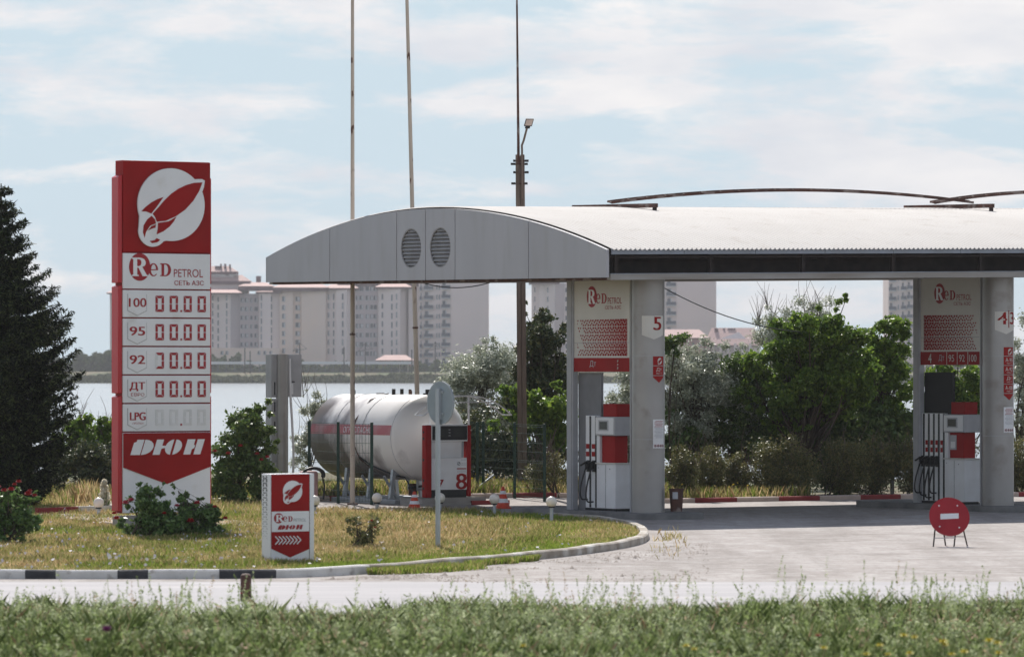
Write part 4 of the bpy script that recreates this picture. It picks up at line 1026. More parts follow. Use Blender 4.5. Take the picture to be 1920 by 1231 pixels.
# round road sign seen from behind
sx_, sy_, sg = GL(821, 1021)
RS = empty('road_sign', (sx_, sy_, LZ), R(-52), 'grey back of a round road sign on a tall steel post in the lawn', 'road sign')
q = F / sy_; zt = lambda y: (1021 - y) / q - LZ
b = MB(); b.tube([(0, 0, 0), (0, 0, zt(712))], 0.042, 'galv', 12); b.build('post', RS)
b = MB(); cz = zt(738); fr = flat((0.0, -0.055, cz), (1, 0, 0), (0, 0, 1), (0, -1, 0)); fr2 = flat((0, 0.062, cz), (1, 0, 0), (0, 0, 1), (0, 1, 0))
b.poly(flat((0, 0.06, cz), (1, 0, 0), (0, 0, 1), (0, -1, 0)), [arc(0, 0, 0.36, 0.36, 0, 352, 44)], 'sign_back', 0.006, 0.02)
ro = arc(0, 0, .362, .362, 0, 360, 44); ri = arc(0, 0, .345, .345, 0, 360, 44); f4 = flat((0, 0.06, cz), (1, 0, 0), (0, 0, 1), (0, -1, 0))
for k in range(44): b.add([f4(*ro[k], .014), f4(*ro[k + 1], .014), f4(*ri[k + 1], .014), f4(*ri[k], .014)], [(0, 1, 2, 3)], 'galv')
b.build('disc', RS, smooth=False)
b = MB(); b.box((-0.045, 0.0, cz - 0.28), (0.045, 0.058, cz + 0.24), 'galv'); b.box((-0.10, 0.035, cz + 0.16), (0.10, 0.058, cz + 0.2), 'galv'); b.box((-0.10, 0.035, cz - 0.2), (0.10, 0.058, cz - 0.16), 'galv'); b.build('bracket', RS, smooth=False)

# no entry board on folding legs
nx_, ny_, ng = G(1783, 1024)
NE = empty('no_entry_board', (nx_, ny_, ng + 0.004), R(4), 'round red no entry board leaning on thin steel legs on the open paving', 'road sign')
q = F / ny_; zc = (1024 - 968) / q
fr = flat((-0.035, -0.05, zc), (1, 0, 0), Vector((0, 0.36, 0.93)).normalized(), Vector((0, -0.93, 0.36)).normalized())
b = MB(); b.poly(fr, [arc(0, 0, 0.352, 0.352, 0, 352, 44)], 'red_letter', 0.0, 0.015); d_ = b.build('disc', NE, smooth=False)
b = MB(); b.poly(fr, [[(-0.16, -.05), (.16, -.035), (.165, .06), (-.155, .05)]], 'white2', 0.004); b.build('white_bar', d_, smooth=False)
b = MB()
for (x, z) in ((-.17, .2), (.15, .2), (-.18, -.18), (.16, -.2)): b.poly(fr, [arc(x, z, .014, .014, 0, 330, 11)], 'white2', 0.004)
b.build('rivet', d_, smooth=False)
for (x0, y0, x1, y1) in ((-0.33, -0.14, -0.24, 0.1), (0.03, -0.14, 0.12, 0.06), (-0.04, 0.32, -0.16, 0.02), (0.335, 0.30, 0.17, 0.02)):
    b = MB(); b.bar((x0 + 0.0, y0, 0), (x1, y1, zc - 0.02 if y0 > 0 else zc), 0.022, 0.022, 'steel_dark', up=(0, 1, 0)); b.build('leg', NE, smooth=False)
b = MB(); b.bar((-0.30, -0.10, 0.15), (0.07, -0.10, 0.15), 0.012, 0.015, 'greypl'); b.bar((-0.08, 0.22, 0.16), (0.28, 0.22, 0.16), 0.012, 0.015, 'greypl'); b.build('stretcher', NE, smooth=False)

# rusty bollard in the verge
bx_, by_, bg = G(461, 1126)
b = MB(); b.lathe([(0.001, 0), (0.074, 0), (0.072, 0.32), (0.066, 0.345), (0.045, 0.362), (0.001, 0.368)], 'rust', 24)
o = b.build('bollard'); o.location = (bx_, by_, bg); tag(o, 'short rusty round topped bollard at the edge of the tall grass', 'bollard')
# concrete stub with wires by the hedge
cx_, cy_, cg = G(1673, 928)
o = empty('wire_post', (cx_, cy_, cg), 0, 'grey concrete stub post with two crossed wire ends in front of the hedge', 'post')
b = MB(); b.box((-0.05, -0.05, 0), (0.05, 0.05, 0.72), 'concrete'); b.build('post', o, bevel=0.01)
b = MB(); b.bar((-0.17, -0.06, 0.58), (0.17, -0.06, 0.48), 0.01, 0.01, 'galv'); b.bar((-0.05, -0.065, 0.5), (0.18, -0.065, 0.6), 0.01, 0.01, 'galv'); b.build('wire', o, smooth=False)

# globe lamps along the lawn edge
lamps = [(590, 938, 972, 'globe lamp half hidden behind the arrow sign'), (707, 933, 964, 'globe lamp between the fence corner and the straight mast'), (825, 933, 968, 'globe lamp behind the round road sign post'),
         (927, 935, 970, 'globe lamp beside the second traffic cone right of the gas dispenser'), (1034, 940, 984, 'globe lamp on its visible post nearest the canopy columns'), (185, 942, 976, 'globe lamp left of the tall price sign beside the flowering yucca')]
for i, (px, pc, pb, lab) in enumerate(lamps):
    x, y, g = G(px, pb); q = F / y; hz = (pb - pc) / q
    o = empty('globe_lamp', (x, y, g), 0, 'white ' + lab, 'lamp', 'white globe lamps along the lawn')
    r = 0.108
    b = MB(); b.cyl(0, 0, 0, hz - r * 0.9, 0.035, 'galv', 12); b.cyl(0, 0, 0.0, 0.03, 0.07, 'galv', 12); b.build('post', o)
    b = MB(); b.cyl(0, 0, hz - r * 1.08, hz - r * 0.78, 0.062, 'dark', 14); b.build('socket', o)
    b = MB(); b.lathe([(max(0.001, r * math.sin(R(t))), hz - r * math.cos(R(t))) for t in range(0, 181, 12)], 'globe', 24); b.build('globe', o)
# traffic cones
for px, pt, pb, s, lab in ((777, 921, 954, 0.84, 'smaller orange and white traffic cone by the tank pipes left of the gas dispenser'), (943, 912, 953, 1.0, 'orange and white traffic cone right of the gas dispenser')):
    x, y, g = G(px, pb); q = F / y; h = (pb - pt) / q
    o = empty('traffic_cone', (x, y, g + 0.004), 0.3, lab, 'traffic cone', 'traffic cones beside the gas dispenser')
    b = MB(); w = 0.17 * s; b.box((-w, -w, 0), (w, w, 0.03), 'orange'); b.build('base', o, bevel=0.008)
    rr = lambda t: 0.13 * s * (1 - t) + 0.028
    b = MB(); st = [(0, 'orange'), (.22, 'white2'), (.42, 'orange'), (.64, 'white2'), (.8, 'orange'), (1.0, None)]
    for (t0, m), (t1, _) in zip(st, st[1:]): b.lathe([(rr(t0), 0.03 + (h - 0.03) * t0), (rr(t1), 0.03 + (h - 0.03) * t1)], m, 20)
    b.cyl(0, 0, h - 0.002, h, rr(1), 'orange', 20); b.build('cone', o)
# green wire fences
def fence(label, pts, hgt):
    P = []
    for px, pb in pts:
        x, y, g = G(px, pb); P.append(Vector((x, y, g)))
    o = empty('wire_fence', P[0], 0, label, 'fence', 'green wire fences')
    for p in P:
        b = MB(); c = p - P[0]; b.box((c.x - 0.035, c.y - 0.03, c.z), (c.x + 0.035, c.y + 0.03, c.z + hgt), 'green'); b.build('post', o, bevel=0.004)
    for a, c in zip(P, P[1:]):
        b = MB(); a2, c2 = a - P[0], c - P[0]; L_ = (c2 - a2).length
        for k in range(9):
            z = 0.08 + (hgt - 0.12) * k / 8
            for dz in ((0, 0.045) if k in (0, 4, 8) else (0,)): b.bar(a2 + Vector((0, 0, z - dz)), c2 + Vector((0, 0, z - dz)), 0.008, 0.008, 'green')
        n = int(L_ / 0.11)
        for k in range(1, n):
            p = a2.lerp(c2, k / n); b.bar(p + Vector((0, 0, 0.06)), p + Vector((0, 0, hgt - 0.03)), 0.005, 0.005, 'green', up=(0, 1, 0))
        b.build('wire_panel', o, smooth=False)
    return o
fence('green wire fence in front of the left end of the white tank', [(580, 938), (634, 943.5), (697, 946)], 1.86)
fence('green wire fence in front of the dark trees right of the gas dispenser', [(895, 931), (906, 930), (965, 934), (1021, 940)], 1.80)
# leaning pipe behind the fence
a = Vector(G(880, 932)) + Vector((0, 0.6, 0.05)); c = W(926, 890, a.y + 0.4)
b = MB(); b.tube([a - a, c - a], 0.03, 'galv', 8); o = b.build('steel_pipe'); o.location = a; tag(o, 'pale steel pipe leaning low behind the wire fence beside the dispenser', 'pipe')
# clad column fragment with a flat box at its top
qx, qy, qg = G(522, 934)
q = F / qy; zq = lambda y: (934 - y) / q
CC = empty('clad_column', (qx, qy, qg), TH, 'tall silver clad column stub with a flat box panel at its top behind the arrow sign', 'column')
b = MB(); b.cyl(0.10, 0.0, 0, zq(664), 0.145, 'col', 36); b.build('tube', CC)
b = MB()
for z0, z1 in ((0, zq(829)), (zq(827), zq(747)), (zq(745), zq(664))): b.box((-0.19, 0.0, z0), (-0.02, 0.28, z1), 'post')
fl_ = b.build('flange', CC, bevel=0.006)
b = MB(); fq = flat((-0.19, 0, 0), (1, 0, 0), (0, 0, 1), (0, -1, 0))
for a, c in ((740, 716), (772, 753), (813, 790)): b.rect(fq, 0.075, 0.105, zq(a), zq(c), 'dark', 0.004)
b.build('slot', fl_, smooth=False)
b = MB(); b.box((0.18, 0.05, zq(744)), (0.66, 0.16, zq(664)), 'greypl'); bp_ = b.build('box_panel', CC, bevel=0.008)
fq = flat((0.18, 0.05, 0), (1, 0, 0), (0, 0, 1), (0, -1, 0)); b = MB(); b.rect(fq, 0.19, 0.25, zq(739), zq(718), 'white', 0.004); b.rect(fq, 0.21, 0.29, zq(716.5), zq(714.5), 'dark', 0.005); b.rect(fq, 0.02, 0.06, zq(715), zq(676), 'dark', 0.003); b.build('opening', bp_, smooth=False)
b = MB(); b.tube([(0.27, -0.06, zq(672)), (0.28, -0.08, zq(740)), (0.32, -0.09, zq(790)), (0.36, -0.09, zq(850)), (0.34, -0.08, 0.1)], 0.03, 'white2', 8); b.build('cable', CC)
# pink air unit with hose
ax, ay, ag = G(578, 944)
AU = empty('air_unit', (ax, ay, ag), TH, 'faded pink air pump box with a coiled black hose behind the arrow sign', 'air pump')
b = MB(); b.box((-0.18, -0.14, 0), (0.2, 0.16, 0.75), 'pink'); b.build('box', AU, bevel=0.06)
b = MB()
for k in range(3): b.tube([(0.02 + (0.25 + 0.02 * k) * math.cos(R(a)), -0.17 - 0.02 * k, 0.66 + (0.14 + 0.015 * k) * math.sin(R(a))) for a in range(-20, 215, 15)], 0.022, 'black', 8)
b.tube([(0.27, -0.18, 0.62), (0.31, -0.2, 0.4), (0.28, -0.2, 0.1)], 0.02, 'black', 8); b.build('hose', AU)
# concrete path slab by the price sign
P = [G(*p) for p in ((86, 979), (232, 996), (420, 1001), (500, 996), (420, 985), (300, 978), (90, 975))]
b = MB(); b.poly(lambda x, z, d: Vector((x, z, d)), [[(p[0], p[1]) for p in P]], mat('path_concrete', (0.42, 0.36, 0.31), 0.9, c2=(0.34, 0.3, 0.26), scale=1.2, bump=0.3), LZ + 0.09, 0.15)
o = b.build('path', smooth=False); o['kind'] = 'structure'
a, c = Vector(G(70, 974)), Vector(G(215, 968)); b = MB()
for k in range(6):
    p, s = a.lerp(c, k / 6), a.lerp(c, (k + 1) / 6); b.bar(p + Vector((0, 0, LZ + .08)), s + Vector((0, 0, LZ + .08)), 0.12, 0.22, 'kred' if k < 3 else 'kwhite')
o = b.build('path_kerb', smooth=False); o['kind'] = 'structure'
# overhead cables
for (p0, p1, sag, lab) in (((1215, 522, 112), (1500, 622, 116), 0.25, 'thin black overhead cable sloping down behind the canopy toward the bare twigs'), ((770, 522, 110), (975, 505, 109), 0.32, 'thin black overhead cable sagging below the canopy edge beside the utility pole')):
    a, c = W(*p0), W(*p1); P = [a.lerp(c, t / 14) + Vector((0, 0, -sag * 4 * (t / 14) * (1 - t / 14))) for t in range(15)]
    b = MB(); b.tube([p - a for p in P], 0.013, 'black', 6); o = b.build('overhead_cable'); o.location = a; tag(o, lab, 'cable')

# ------------------------------------------------------------------ vegetation
def fast_mesh(name, verts, loop_idx, nper, m, parent=None, mat_idx=None):
    """verts (N,3); loop_idx flat indices; nper vertices per face (int or array)"""
    me = bpy.data.meshes.new(name)
    nl = len(loop_idx)
    if np.isscalar(nper): nf = nl // nper; starts = np.arange(nf) * nper
    else: nf = len(nper); starts = np.concatenate([[0], np.cumsum(nper)[:-1]])
    me.vertices.add(len(verts)); me.loops.add(nl); me.polygons.add(nf)
    me.vertices.foreach_set('co', np.asarray(verts, np.float32).ravel())
    me.loops.foreach_set('vertex_index', np.asarray(loop_idx, np.int32))
    me.polygons.foreach_set('loop_start', np.asarray(starts, np.int32))
    for x in (m if isinstance(m, (list, tuple)) else [m]): me.materials.append(M[x] if isinstance(x, str) else x)
    if mat_idx is not None: me.polygons.foreach_set('material_index', np.asarray(mat_idx, np.int32))
    me.update(calc_edges=True)
    o = bpy.data.objects.new(name, me); return link(o, parent)
def unit(v): return v / np.maximum(1e-9, np.linalg.norm(v, axis=1, keepdims=True))
def leaf_quads(C, size, up=0.3, asp=0.5, out=None, outw=0.5, jit=0.35):
    """diamond leaves at C; normals random, biased up and outward"""
    n = len(C)
    nrm = RNG.normal(size=(n, 3)); nrm[:, 2] += up * 2
    if out is not None: nrm += out * outw
    nrm = unit(nrm)
    a = unit(np.cross(nrm, RNG.normal(size=(n, 3)))); b = np.cross(nrm, a)
    s = size * (1 + jit * RNG.normal(size=(n, 1)).clip(-1.5, 2))
    V = np.stack([C - a * s * 0.5, C - b * s * asp * 0.5 + a * s * .05, C + a * s * 0.5 - nrm * s * 0.12, C + b * s * asp * 0.5 + a * s * .05], 1).reshape(-1, 3)
    return V
M['bark'] = mat('bark', (0.10, 0.075, 0.055), 0.9, c2=(0.05, 0.038, 0.03), scale=8, stretch=(1, 1, .3), bump=0.5)
M['twig'] = mat('bare_twig', (0.17, 0.13, 0.11), 0.9)
LEAF = {
    'bright': leafmat('bright_green_leaves', (0.078, 0.148, 0.021), (0.148, 0.243, 0.031), (0.243, 0.330, 0.051), trans=0.42),
    'mid': leafmat('mid_green_leaves', (0.067, 0.125, 0.031), (0.113, 0.180, 0.044), (0.192, 0.247, 0.067), trans=0.3),
    'dark': leafmat('dark_green_leaves', (0.037, 0.055, 0.025), (0.070, 0.098, 0.037), (0.174, 0.164, 0.070), trans=0.22),
    'silver': leafmat('silver_grey_leaves', (0.212, 0.242, 0.167), (0.409, 0.438, 0.333), (0.726, 0.741, 0.636), trans=0.3, rough=0.4),
    'hedge': leafmat('hedge_leaves', (0.092, 0.106, 0.036), (0.166, 0.176, 0.061), (0.305, 0.259, 0.106), trans=0.25),
    'rose': leafmat('rose_leaves', (0.060, 0.117, 0.034), (0.117, 0.211, 0.052), (0.234, 0.328, 0.117), trans=0.3, rough=0.35),
    'needle': leafmat('spruce_needles_lit_tips', (0.004, 0.008, 0.004), (0.011, 0.020, 0.009), (0.085, 0.11, 0.04), trans=0.05, rough=0.7, spec=0.1),  # the palest tint paints sunlit tips into the dark crown
    'dry': leafmat('dry_stems', (0.11, 0.075, 0.045), (0.17, 0.12, 0.07), (0.26, 0.20, 0.12), trans=0.2),
}
def limb(b, p, q, r0, r1, m, bend=0.12, n=6):
    p, q = Vector(p), Vector(q); L_ = (q - p).length
    o1 = Vector((random.uniform(-1, 1), random.uniform(-1, 1), random.uniform(-.3, .6))) * bend * L_
    P = [p.lerp(q, t) + o1 * math.sin(math.pi * t) for t in [i / n for i in range(n + 1)]]
    b.tube(P, [r0 + (r1 - r0) * i / n for i in range(n + 1)], m, 6, cap=False); return P
def tree(name, label, cat, base, blobs, nleaf, size, leaf, group=None, trunk=0.07, ncl=60, spread=0.33, asp=0.5, trunks=1, bark='bark', holes=0.0, twigs=0, up=0.3, flowers=None):
    """blobs: (px, py, rx, ry) picture ellipses taken at the tree's own distance, given true depth"""
    bx_, by_, bz_ = base; s = by_ / F
    o = empty(name, base, random.uniform(0, 0) , label, cat, group)
    CC, RR, OO = [], [], []
    tot = sum(q[2] * q[3] for q in blobs)
    ends = []
    for (px, py, rx, ry) in blobs:
        c = np.array([(px - 960) * s - bx_, 0, H - (py - YH) * s - bz_]); rad = np.array([rx, (rx * ry) ** .5 * 0.9, ry]) * s
        n = max(3, int(ncl * rx * ry / tot))
        d = unit(RNG.normal(size=(n, 3))) * (RNG.random((n, 1)) ** 0.42)
        P = c + d * rad * 0.97
        P[:, 2] = np.maximum(P[:, 2], 0.08)
        CC.append(P); OO.append(d); RR.append(np.full(n, spread * min(rad)) * RNG.uniform(0.6, 1.35, n)); ends.append((c, P))
    CC = np.concatenate(CC); RR = np.concatenate(RR); OO = np.concatenate(OO)
    k = RNG.choice(len(CC), nleaf, p=RR ** 1.7 / (RR ** 1.7).sum())
    off = RNG.normal(size=(nleaf, 3)) * 0.62
    off[:, 2] *= 0.8
    C = CC[k] + off * RR[k][:, None]
    C[:, 2] = np.maximum(C[:, 2], 0.03)
    out = unit(off + OO[k] * 0.7)
    V = leaf_quads(C, size, up, asp, out)
    fast_mesh('crown', V, np.arange(len(V)), 4, LEAF[leaf], o)
    b = MB(); tops = []
    for t in range(trunks):
        x = 0 if trunks == 1 else random.uniform(-.18, .18) * trunks ** .5
        big = max(ends, key=lambda e: len(e[1]))[0] if t == 0 else ends[t % len(ends)][0]
        P = limb(b, (x, x * .5, -0.06), (big[0] * .8, big[1], max(big[2] * 1.0, 0.2)), trunk, trunk * 0.45, bark, 0.06, 7); tops.append(P)
    for c, P in ends:
        for p in P[::2]:
            T = random.choice(tops); a = T[random.randint(2, len(T) - 1)]
            limb(b, a, p, trunk * 0.3, trunk * 0.06, bark, 0.1, 5)
    b.build('trunk', o)
    if twigs:
        b = MB()
        for _ in range(twigs):
            c, P = random.choice(ends); p = Vector(P[random.randint(0, len(P) - 1)]); q = p + Vector((random.uniform(-.35, .35), random.uniform(-.2, .2), random.uniform(.3, .8)))
            limb(b, p, q, 0.008, 0.003, 'twig', 0.08, 3)
        b.build('twigs', o)
    return o
def at(px, Y): x = (px - 960) / F * Y; return (x, Y, float(gz(x, Y)))

def off(px, o):
    """a spot o metres behind the back kerb on the sight line of column px"""
    t = (px - 960) / F; Y = (SY + (VK - ST * SX) / CT) / (1 - t * ST / CT) + o
    return (t * Y, Y, float(gz(t * Y, Y)))
SIL = 'silvery olive trees'
tree('olive_tree', 'silvery olive tree behind the white tank and round road sign', 'tree', at(900, 119), [(905, 700, 62, 62), (860, 735, 40, 50), (945, 760, 40, 60), (915, 650, 28, 24), (880, 800, 45, 50)], 26000, 0.085, 'silver', SIL, 0.09, 90, 0.30, 0.34)
tree('olive_tree', 'wide silvery olive tree right behind the number 5 column', 'tree', off(1310, 7), [(1300, 730, 70, 85), (1370, 745, 62, 80), (1265, 700, 40, 60), (1400, 690, 35, 50), (1330, 660, 35, 30), (1300, 800, 70, 50), (1400, 800, 45, 50), (1340, 720, 60, 60)], 60000, 0.085, 'silver', SIL, 0.10, 150, 0.27, 0.34)
tree('olive_tree', 'tall grey olive tree with bare top twigs behind the bright green tree', 'tree', off(1470, 13), [(1460, 640, 55, 60), (1500, 605, 45, 45), (1540, 590, 40, 40), (1440, 600, 28, 30), (1560, 680, 60, 60)], 19000, 0.085, 'silver', SIL, 0.10, 80, 0.27, 0.34, twigs=130)
tree('olive_tree', 'silvery olive tree at the right edge beyond the second column', 'tree', off(1900, 6), [(1930, 690, 40, 110), (1935, 780, 40, 80), (1860, 720, 30, 60)], 16000, 0.085, 'silver', SIL, 0.09, 60, 0.3, 0.34)
tree('willow_bush', 'thin grey green willow bush between the clad column and the white tank', 'bush', at(585, 113), [(585, 800, 24, 55), (605, 770, 20, 45), (570, 850, 22, 60), (575, 740, 8, 24)], 7500, 0.07, 'silver', None, 0.04, 50, 0.3, 0.3, twigs=30)
tree('dark_tree', 'tall dark leafy tree right beside the utility pole', 'tree', at(1010, 116), [(1015, 640, 42, 55), (1040, 690, 35, 60), (990, 690, 30, 60), (985, 580, 7, 32), (1010, 590, 10, 22), (1050, 620, 16, 30), (1000, 740, 60, 50)], 22000, 0.10, 'dark', None, 0.10, 100, 0.30, 0.55)
tree('leafy_bush', 'bright green climbing bush behind the wire fence at the utility pole', 'bush', at(1010, 112.5), [(1035, 770, 40, 60), (975, 745, 42, 28), (945, 790, 28, 22), (1000, 800, 40, 40), (1050, 720, 14, 30)], 7500, 0.12, 'bright', None, 0.05, 60, 0.26, 0.6)
tree('dark_bush', 'dark shady bush low behind the wire fence', 'bush', at(945, 114.5), [(910, 830, 60, 70), (990, 850, 60, 60), (1040, 850, 40, 60), (870, 850, 40, 50)], 13000, 0.10, 'dark', None, 0.05, 80, 0.33, 0.55)
tree('dry_bush', 'brown dry bush between wire fence and first column', 'bush', at(1035, 109), [(1035, 880, 30, 36), (1010, 890, 25, 28)], 3500, 0.06, 'hedge', None, 0.03, 40, 0.33, 0.4, trunks=3, twigs=50)
tree('olive_bush', 'silvery olive bush seen under the banner of the first column group', 'bush', off(1160, 3.5), [(1160, 740, 45, 60), (1180, 800, 45, 60), (1130, 800, 40, 60), (1160, 870, 60, 60), (1195, 850, 30, 60), (1170, 820, 40, 50)], 24000, 0.085, 'silver', None, 0.06, 70, 0.3, 0.36)
tree('green_tree', 'mid green tree filling the gap between the silvery olive and the bright green tree', 'tree', off(1395, 6), [(1395, 730, 55, 70), (1420, 800, 60, 50), (1370, 790, 40, 50)], 20000, 0.085, 'mid', 'green trees behind the hedge', 0.08, 110, 0.25, 0.5)
tree('green_tree', 'mid green tree low between the two bright green trees', 'tree', off(1605, 6.5), [(1605, 720, 50, 75), (1570, 790, 60, 50), (1650, 790, 60, 50), (1690, 700, 30, 60)], 24000, 0.085, 'mid', 'green trees behind the hedge', 0.08, 120, 0.25, 0.5)
GRN = 'green trees behind the hedge'
tree('green_tree', 'large bright green tree in the middle between the two column groups', 'tree', off(1510, 4.2), [(1500, 640, 66, 60), (1440, 685, 55, 44), (1600, 690, 50, 70), (1410, 735, 30, 24), (1560, 650, 50, 60), (1580, 570, 24, 26), (1515, 720, 85, 60), (1425, 750, 38, 22), (1580, 730, 60, 60), (1460, 775, 50, 18), (1500, 790, 70, 30), (1545, 590, 18, 20)], 56000, 0.10, 'bright', GRN, 0.12, 260, 0.20, 0.6)
tree('green_tree', 'bright green tree touching the left side of the second column group', 'tree', off(1640, 4.6), [(1660, 640, 40, 55), (1690, 610, 26, 36), (1640, 690, 45, 55), (1625, 760, 55, 45), (1680, 720, 34, 60), (1665, 590, 12, 20)], 28000, 0.10, 'bright', GRN, 0.10, 170, 0.20, 0.6)
tree('green_tree', 'green tree seen through the gap behind the right hand fuel pump', 'tree', off(1790, 4.5), [(1800, 760, 50, 55), (1760, 740, 40, 60), (1845, 740, 40, 60), (1790, 700, 40, 30), (1720, 820, 30, 40)], 22000, 0.10, 'bright', GRN, 0.09, 130, 0.22, 0.6)
tree('sapling', 'small leafy sapling top rising beside the number 5 plate', 'tree', off(1268, 4), [(1268, 632, 24, 22), (1262, 660, 16, 20), (1285, 628, 12, 10)], 700, 0.11, 'mid', None, 0.03, 16, 0.4, 0.55)
tree('dark_bush', 'shady undergrowth bush beneath the bright green trees', 'bush', off(1480, 5.5), [(1420, 830, 60, 50), (1520, 825, 80, 70), (1620, 825, 70, 70), (1330, 840, 80, 50), (1690, 830, 50, 70), (1570, 880, 60, 50), (1260, 840, 40, 70)], 46000, 0.13, 'mid', None, 0.05, 140, 0.33, 0.55)
HG = 'low hedge bushes behind the red and cream kerb'
for i, (px, py, rx, ry, lab) in enumerate(((1280, 880, 34, 46, 'hedge bush next to the round column with the litter bin'), (1330, 876, 30, 46, 'rounded hedge bush, second to the right of the litter bin'), (1385, 882, 34, 40, 'low sparse hedge bush left of the widest bush of the hedge'),
                                      (1468, 872, 62, 54, 'widest hedge bush of the row, below the large bright green tree'), (1572, 872, 56, 50, 'hedge bush right of the widest bush of the hedge'), (1640, 866, 46, 54, 'hedge bush directly left of the concrete stub post'),
                                      (1705, 866, 40, 56, 'hedge bush behind the concrete stub post'), (1790, 872, 50, 50, 'hedge bush behind the right hand fuel pump'), (1912, 872, 40, 52, 'hedge bush at the right edge of the picture'))):
    tree('hedge_bush', lab, 'bush', off(px, 2.0 + 0.3 * (i % 3)), [(px, py, rx, ry), (px - rx * .4, py + 22, rx * .65, ry * .7), (px + rx * .4, py + 20, rx * .65, ry * .75)], int(4.6 * rx * ry), 0.058, 'hedge', HG, 0.02, 70, 0.30, 0.42, trunks=5, twigs=40)
# left side
tree('leafy_bush', 'dense green bush with a few roses right of the price sign', 'bush', at(450, 101), [(455, 825, 44, 55), (425, 850, 32, 50), (485, 800, 26, 42), (480, 890, 40, 55), (425, 910, 40, 50), (497, 770, 12, 22), (470, 775, 12, 22), (440, 790, 14, 22), (505, 850, 22, 40), (455, 930, 50, 30)], 22000, 0.085, 'mid', None, 0.05, 110, 0.28, 0.55)
tree('leafy_bush', 'yellow green bush between the dark conifer and the price sign', 'bush', at(165, 106), [(150, 810, 35, 32), (200, 800, 28, 30), (180, 840, 45, 45), (120, 850, 30, 40), (205, 850, 20, 60)], 9000, 0.11, 'bright', None, 0.05, 70, 0.28, 0.5, twigs=60)
tree('dark_bush', 'dark bush low behind the dry grass left of the price sign', 'bush', at(165, 104.6), [(165, 870, 55, 45), (205, 880, 25, 50), (110, 880, 40, 40)], 6000, 0.09, 'dark', None, 0.04, 60, 0.3, 0.5)
M['rose_red'] = mat('rose_petals', (0.42, 0.008, 0.015), 0.5, c2=(0.30, 0.006, 0.012), scale=20)
M['rose_pink'] = mat('pink_petals', (0.50, 0.06, 0.12), 0.5, c2=(0.4, 0.05, 0.1), scale=20)
def rose(o, x, y, z, r, m):
    b = MB()
    for ring, (n, rr, tz_) in enumerate(((5, 1.0, 0.0), (5, .75, .25), (4, .45, .45))):
        for k in range(n):
            a = 2 * math.pi * k / n + ring * .5; c, s = math.cos(a), math.sin(a); t = Vector((-s, c, 0)); d = Vector((c, s, 0)); C = Vector((x, y, z))
            b.add([C + d * r * rr * .1, C + d * r * rr * .6 - t * r * .5 + Vector((0, 0, r * (tz_ + .1))), C + d * r * rr + Vector((0, 0, r * (tz_ + .45))), C + d * r * rr * .6 + t * r * .5 + Vector((0, 0, r * (tz_ + .1)))], [(0, 1, 2, 3)], m)
    b.build('rose_flower', o, smooth=False)
def rose_bush(label, px, Y, blobs, n, flowers, size=0.075, leaf='rose'):
    o = tree('rose_bush', label, 'rose bush', at(px, Y), blobs, n, size, leaf, 'rose bushes on the lawn', 0.02, 70, 0.27, 0.55, trunks=6)
    o.location.z += LZ
    s = Y / F
    for (fx, fy, r, m) in flowers: rose(o, (fx - 960) * s - o.location.x, -0.25 - random.random() * .15, H - (fy - YH) * s - o.location.z, r, m)
    return o
rr = 'rose_red'
rose_bush('big rose bush with red flowers at the left edge of the lawn', 30, 77, [(20, 965, 46, 42), (0, 1000, 60, 34), (48, 935, 18, 22), (58, 985, 22, 30), (-40, 960, 40, 50), (12, 925, 10, 18), (30, 920, 8, 18), (66, 940, 8, 14), (10, 1022, 60, 16)], 10000, [(11, 920, .065, rr), (25, 918, .075, rr), (56, 927, .08, rr), (40, 903, .06, rr), (2, 912, .05, rr), (68, 929, .05, rr), (32, 908, .05, rr), (60, 920, .05, rr)], 0.075)
rose_bush('dark rose bush in front of the left half of the price sign', 285, 80.5, [(285, 950, 34, 36), (258, 980, 34, 30), (300, 990, 45, 30), (286, 918, 10, 22), (240, 955, 12, 18), (262, 925, 8, 18), (305, 925, 9, 20), (285, 1012, 55, 22), (225, 985, 14, 16), (325, 975, 28, 30), (322, 1000, 30, 24)], 11500, [(238, 943, .075, 'rose_pink'), (248, 938, .07, 'rose_pink'), (221, 972, .07, rr), (217, 962, .055, rr), (310, 962, .05, rr)], 0.07)
rose_bush('leafy rose bush in front of the right lower corner of the price sign', 375, 80.8, [(370, 975, 38, 28), (392, 985, 26, 26), (338, 935, 16, 26), (350, 960, 24, 30), (405, 965, 12, 20), (324, 925, 6, 22), (352, 935, 8, 20), (375, 945, 8, 16), (360, 1008, 48, 18), (412, 985, 10, 14)], 7500, [(360, 977, .085, rr), (372, 943, .07, rr), (334, 948, .06, 'rose_pink'), (424, 972, .065, rr), (405, 950, .055, rr)], 0.065)
rose_bush('small sparse reddish rose bush on the lawn between arrow sign and road sign post', 683, 75.5, [(665, 990, 16, 24), (702, 990, 14, 26), (680, 1015, 22, 22)], 1500, [(698, 975, .03, rr), (704, 988, .03, rr)], 0.05, 'hedge')
for fx, fy in ((405, 846), (453, 836), (484, 851), (503, 857), (492, 862), (430, 850)):
    o = [q for q in bpy.data.objects if q.name.startswith('leafy_bush') and 'roses' in q.get('label', '')][0]; s = 100.4 / F
    rose(o, (fx - 960) * s - o.location.x, -1.0, H - (fy - YH) * s - o.location.z, 0.065, rr)
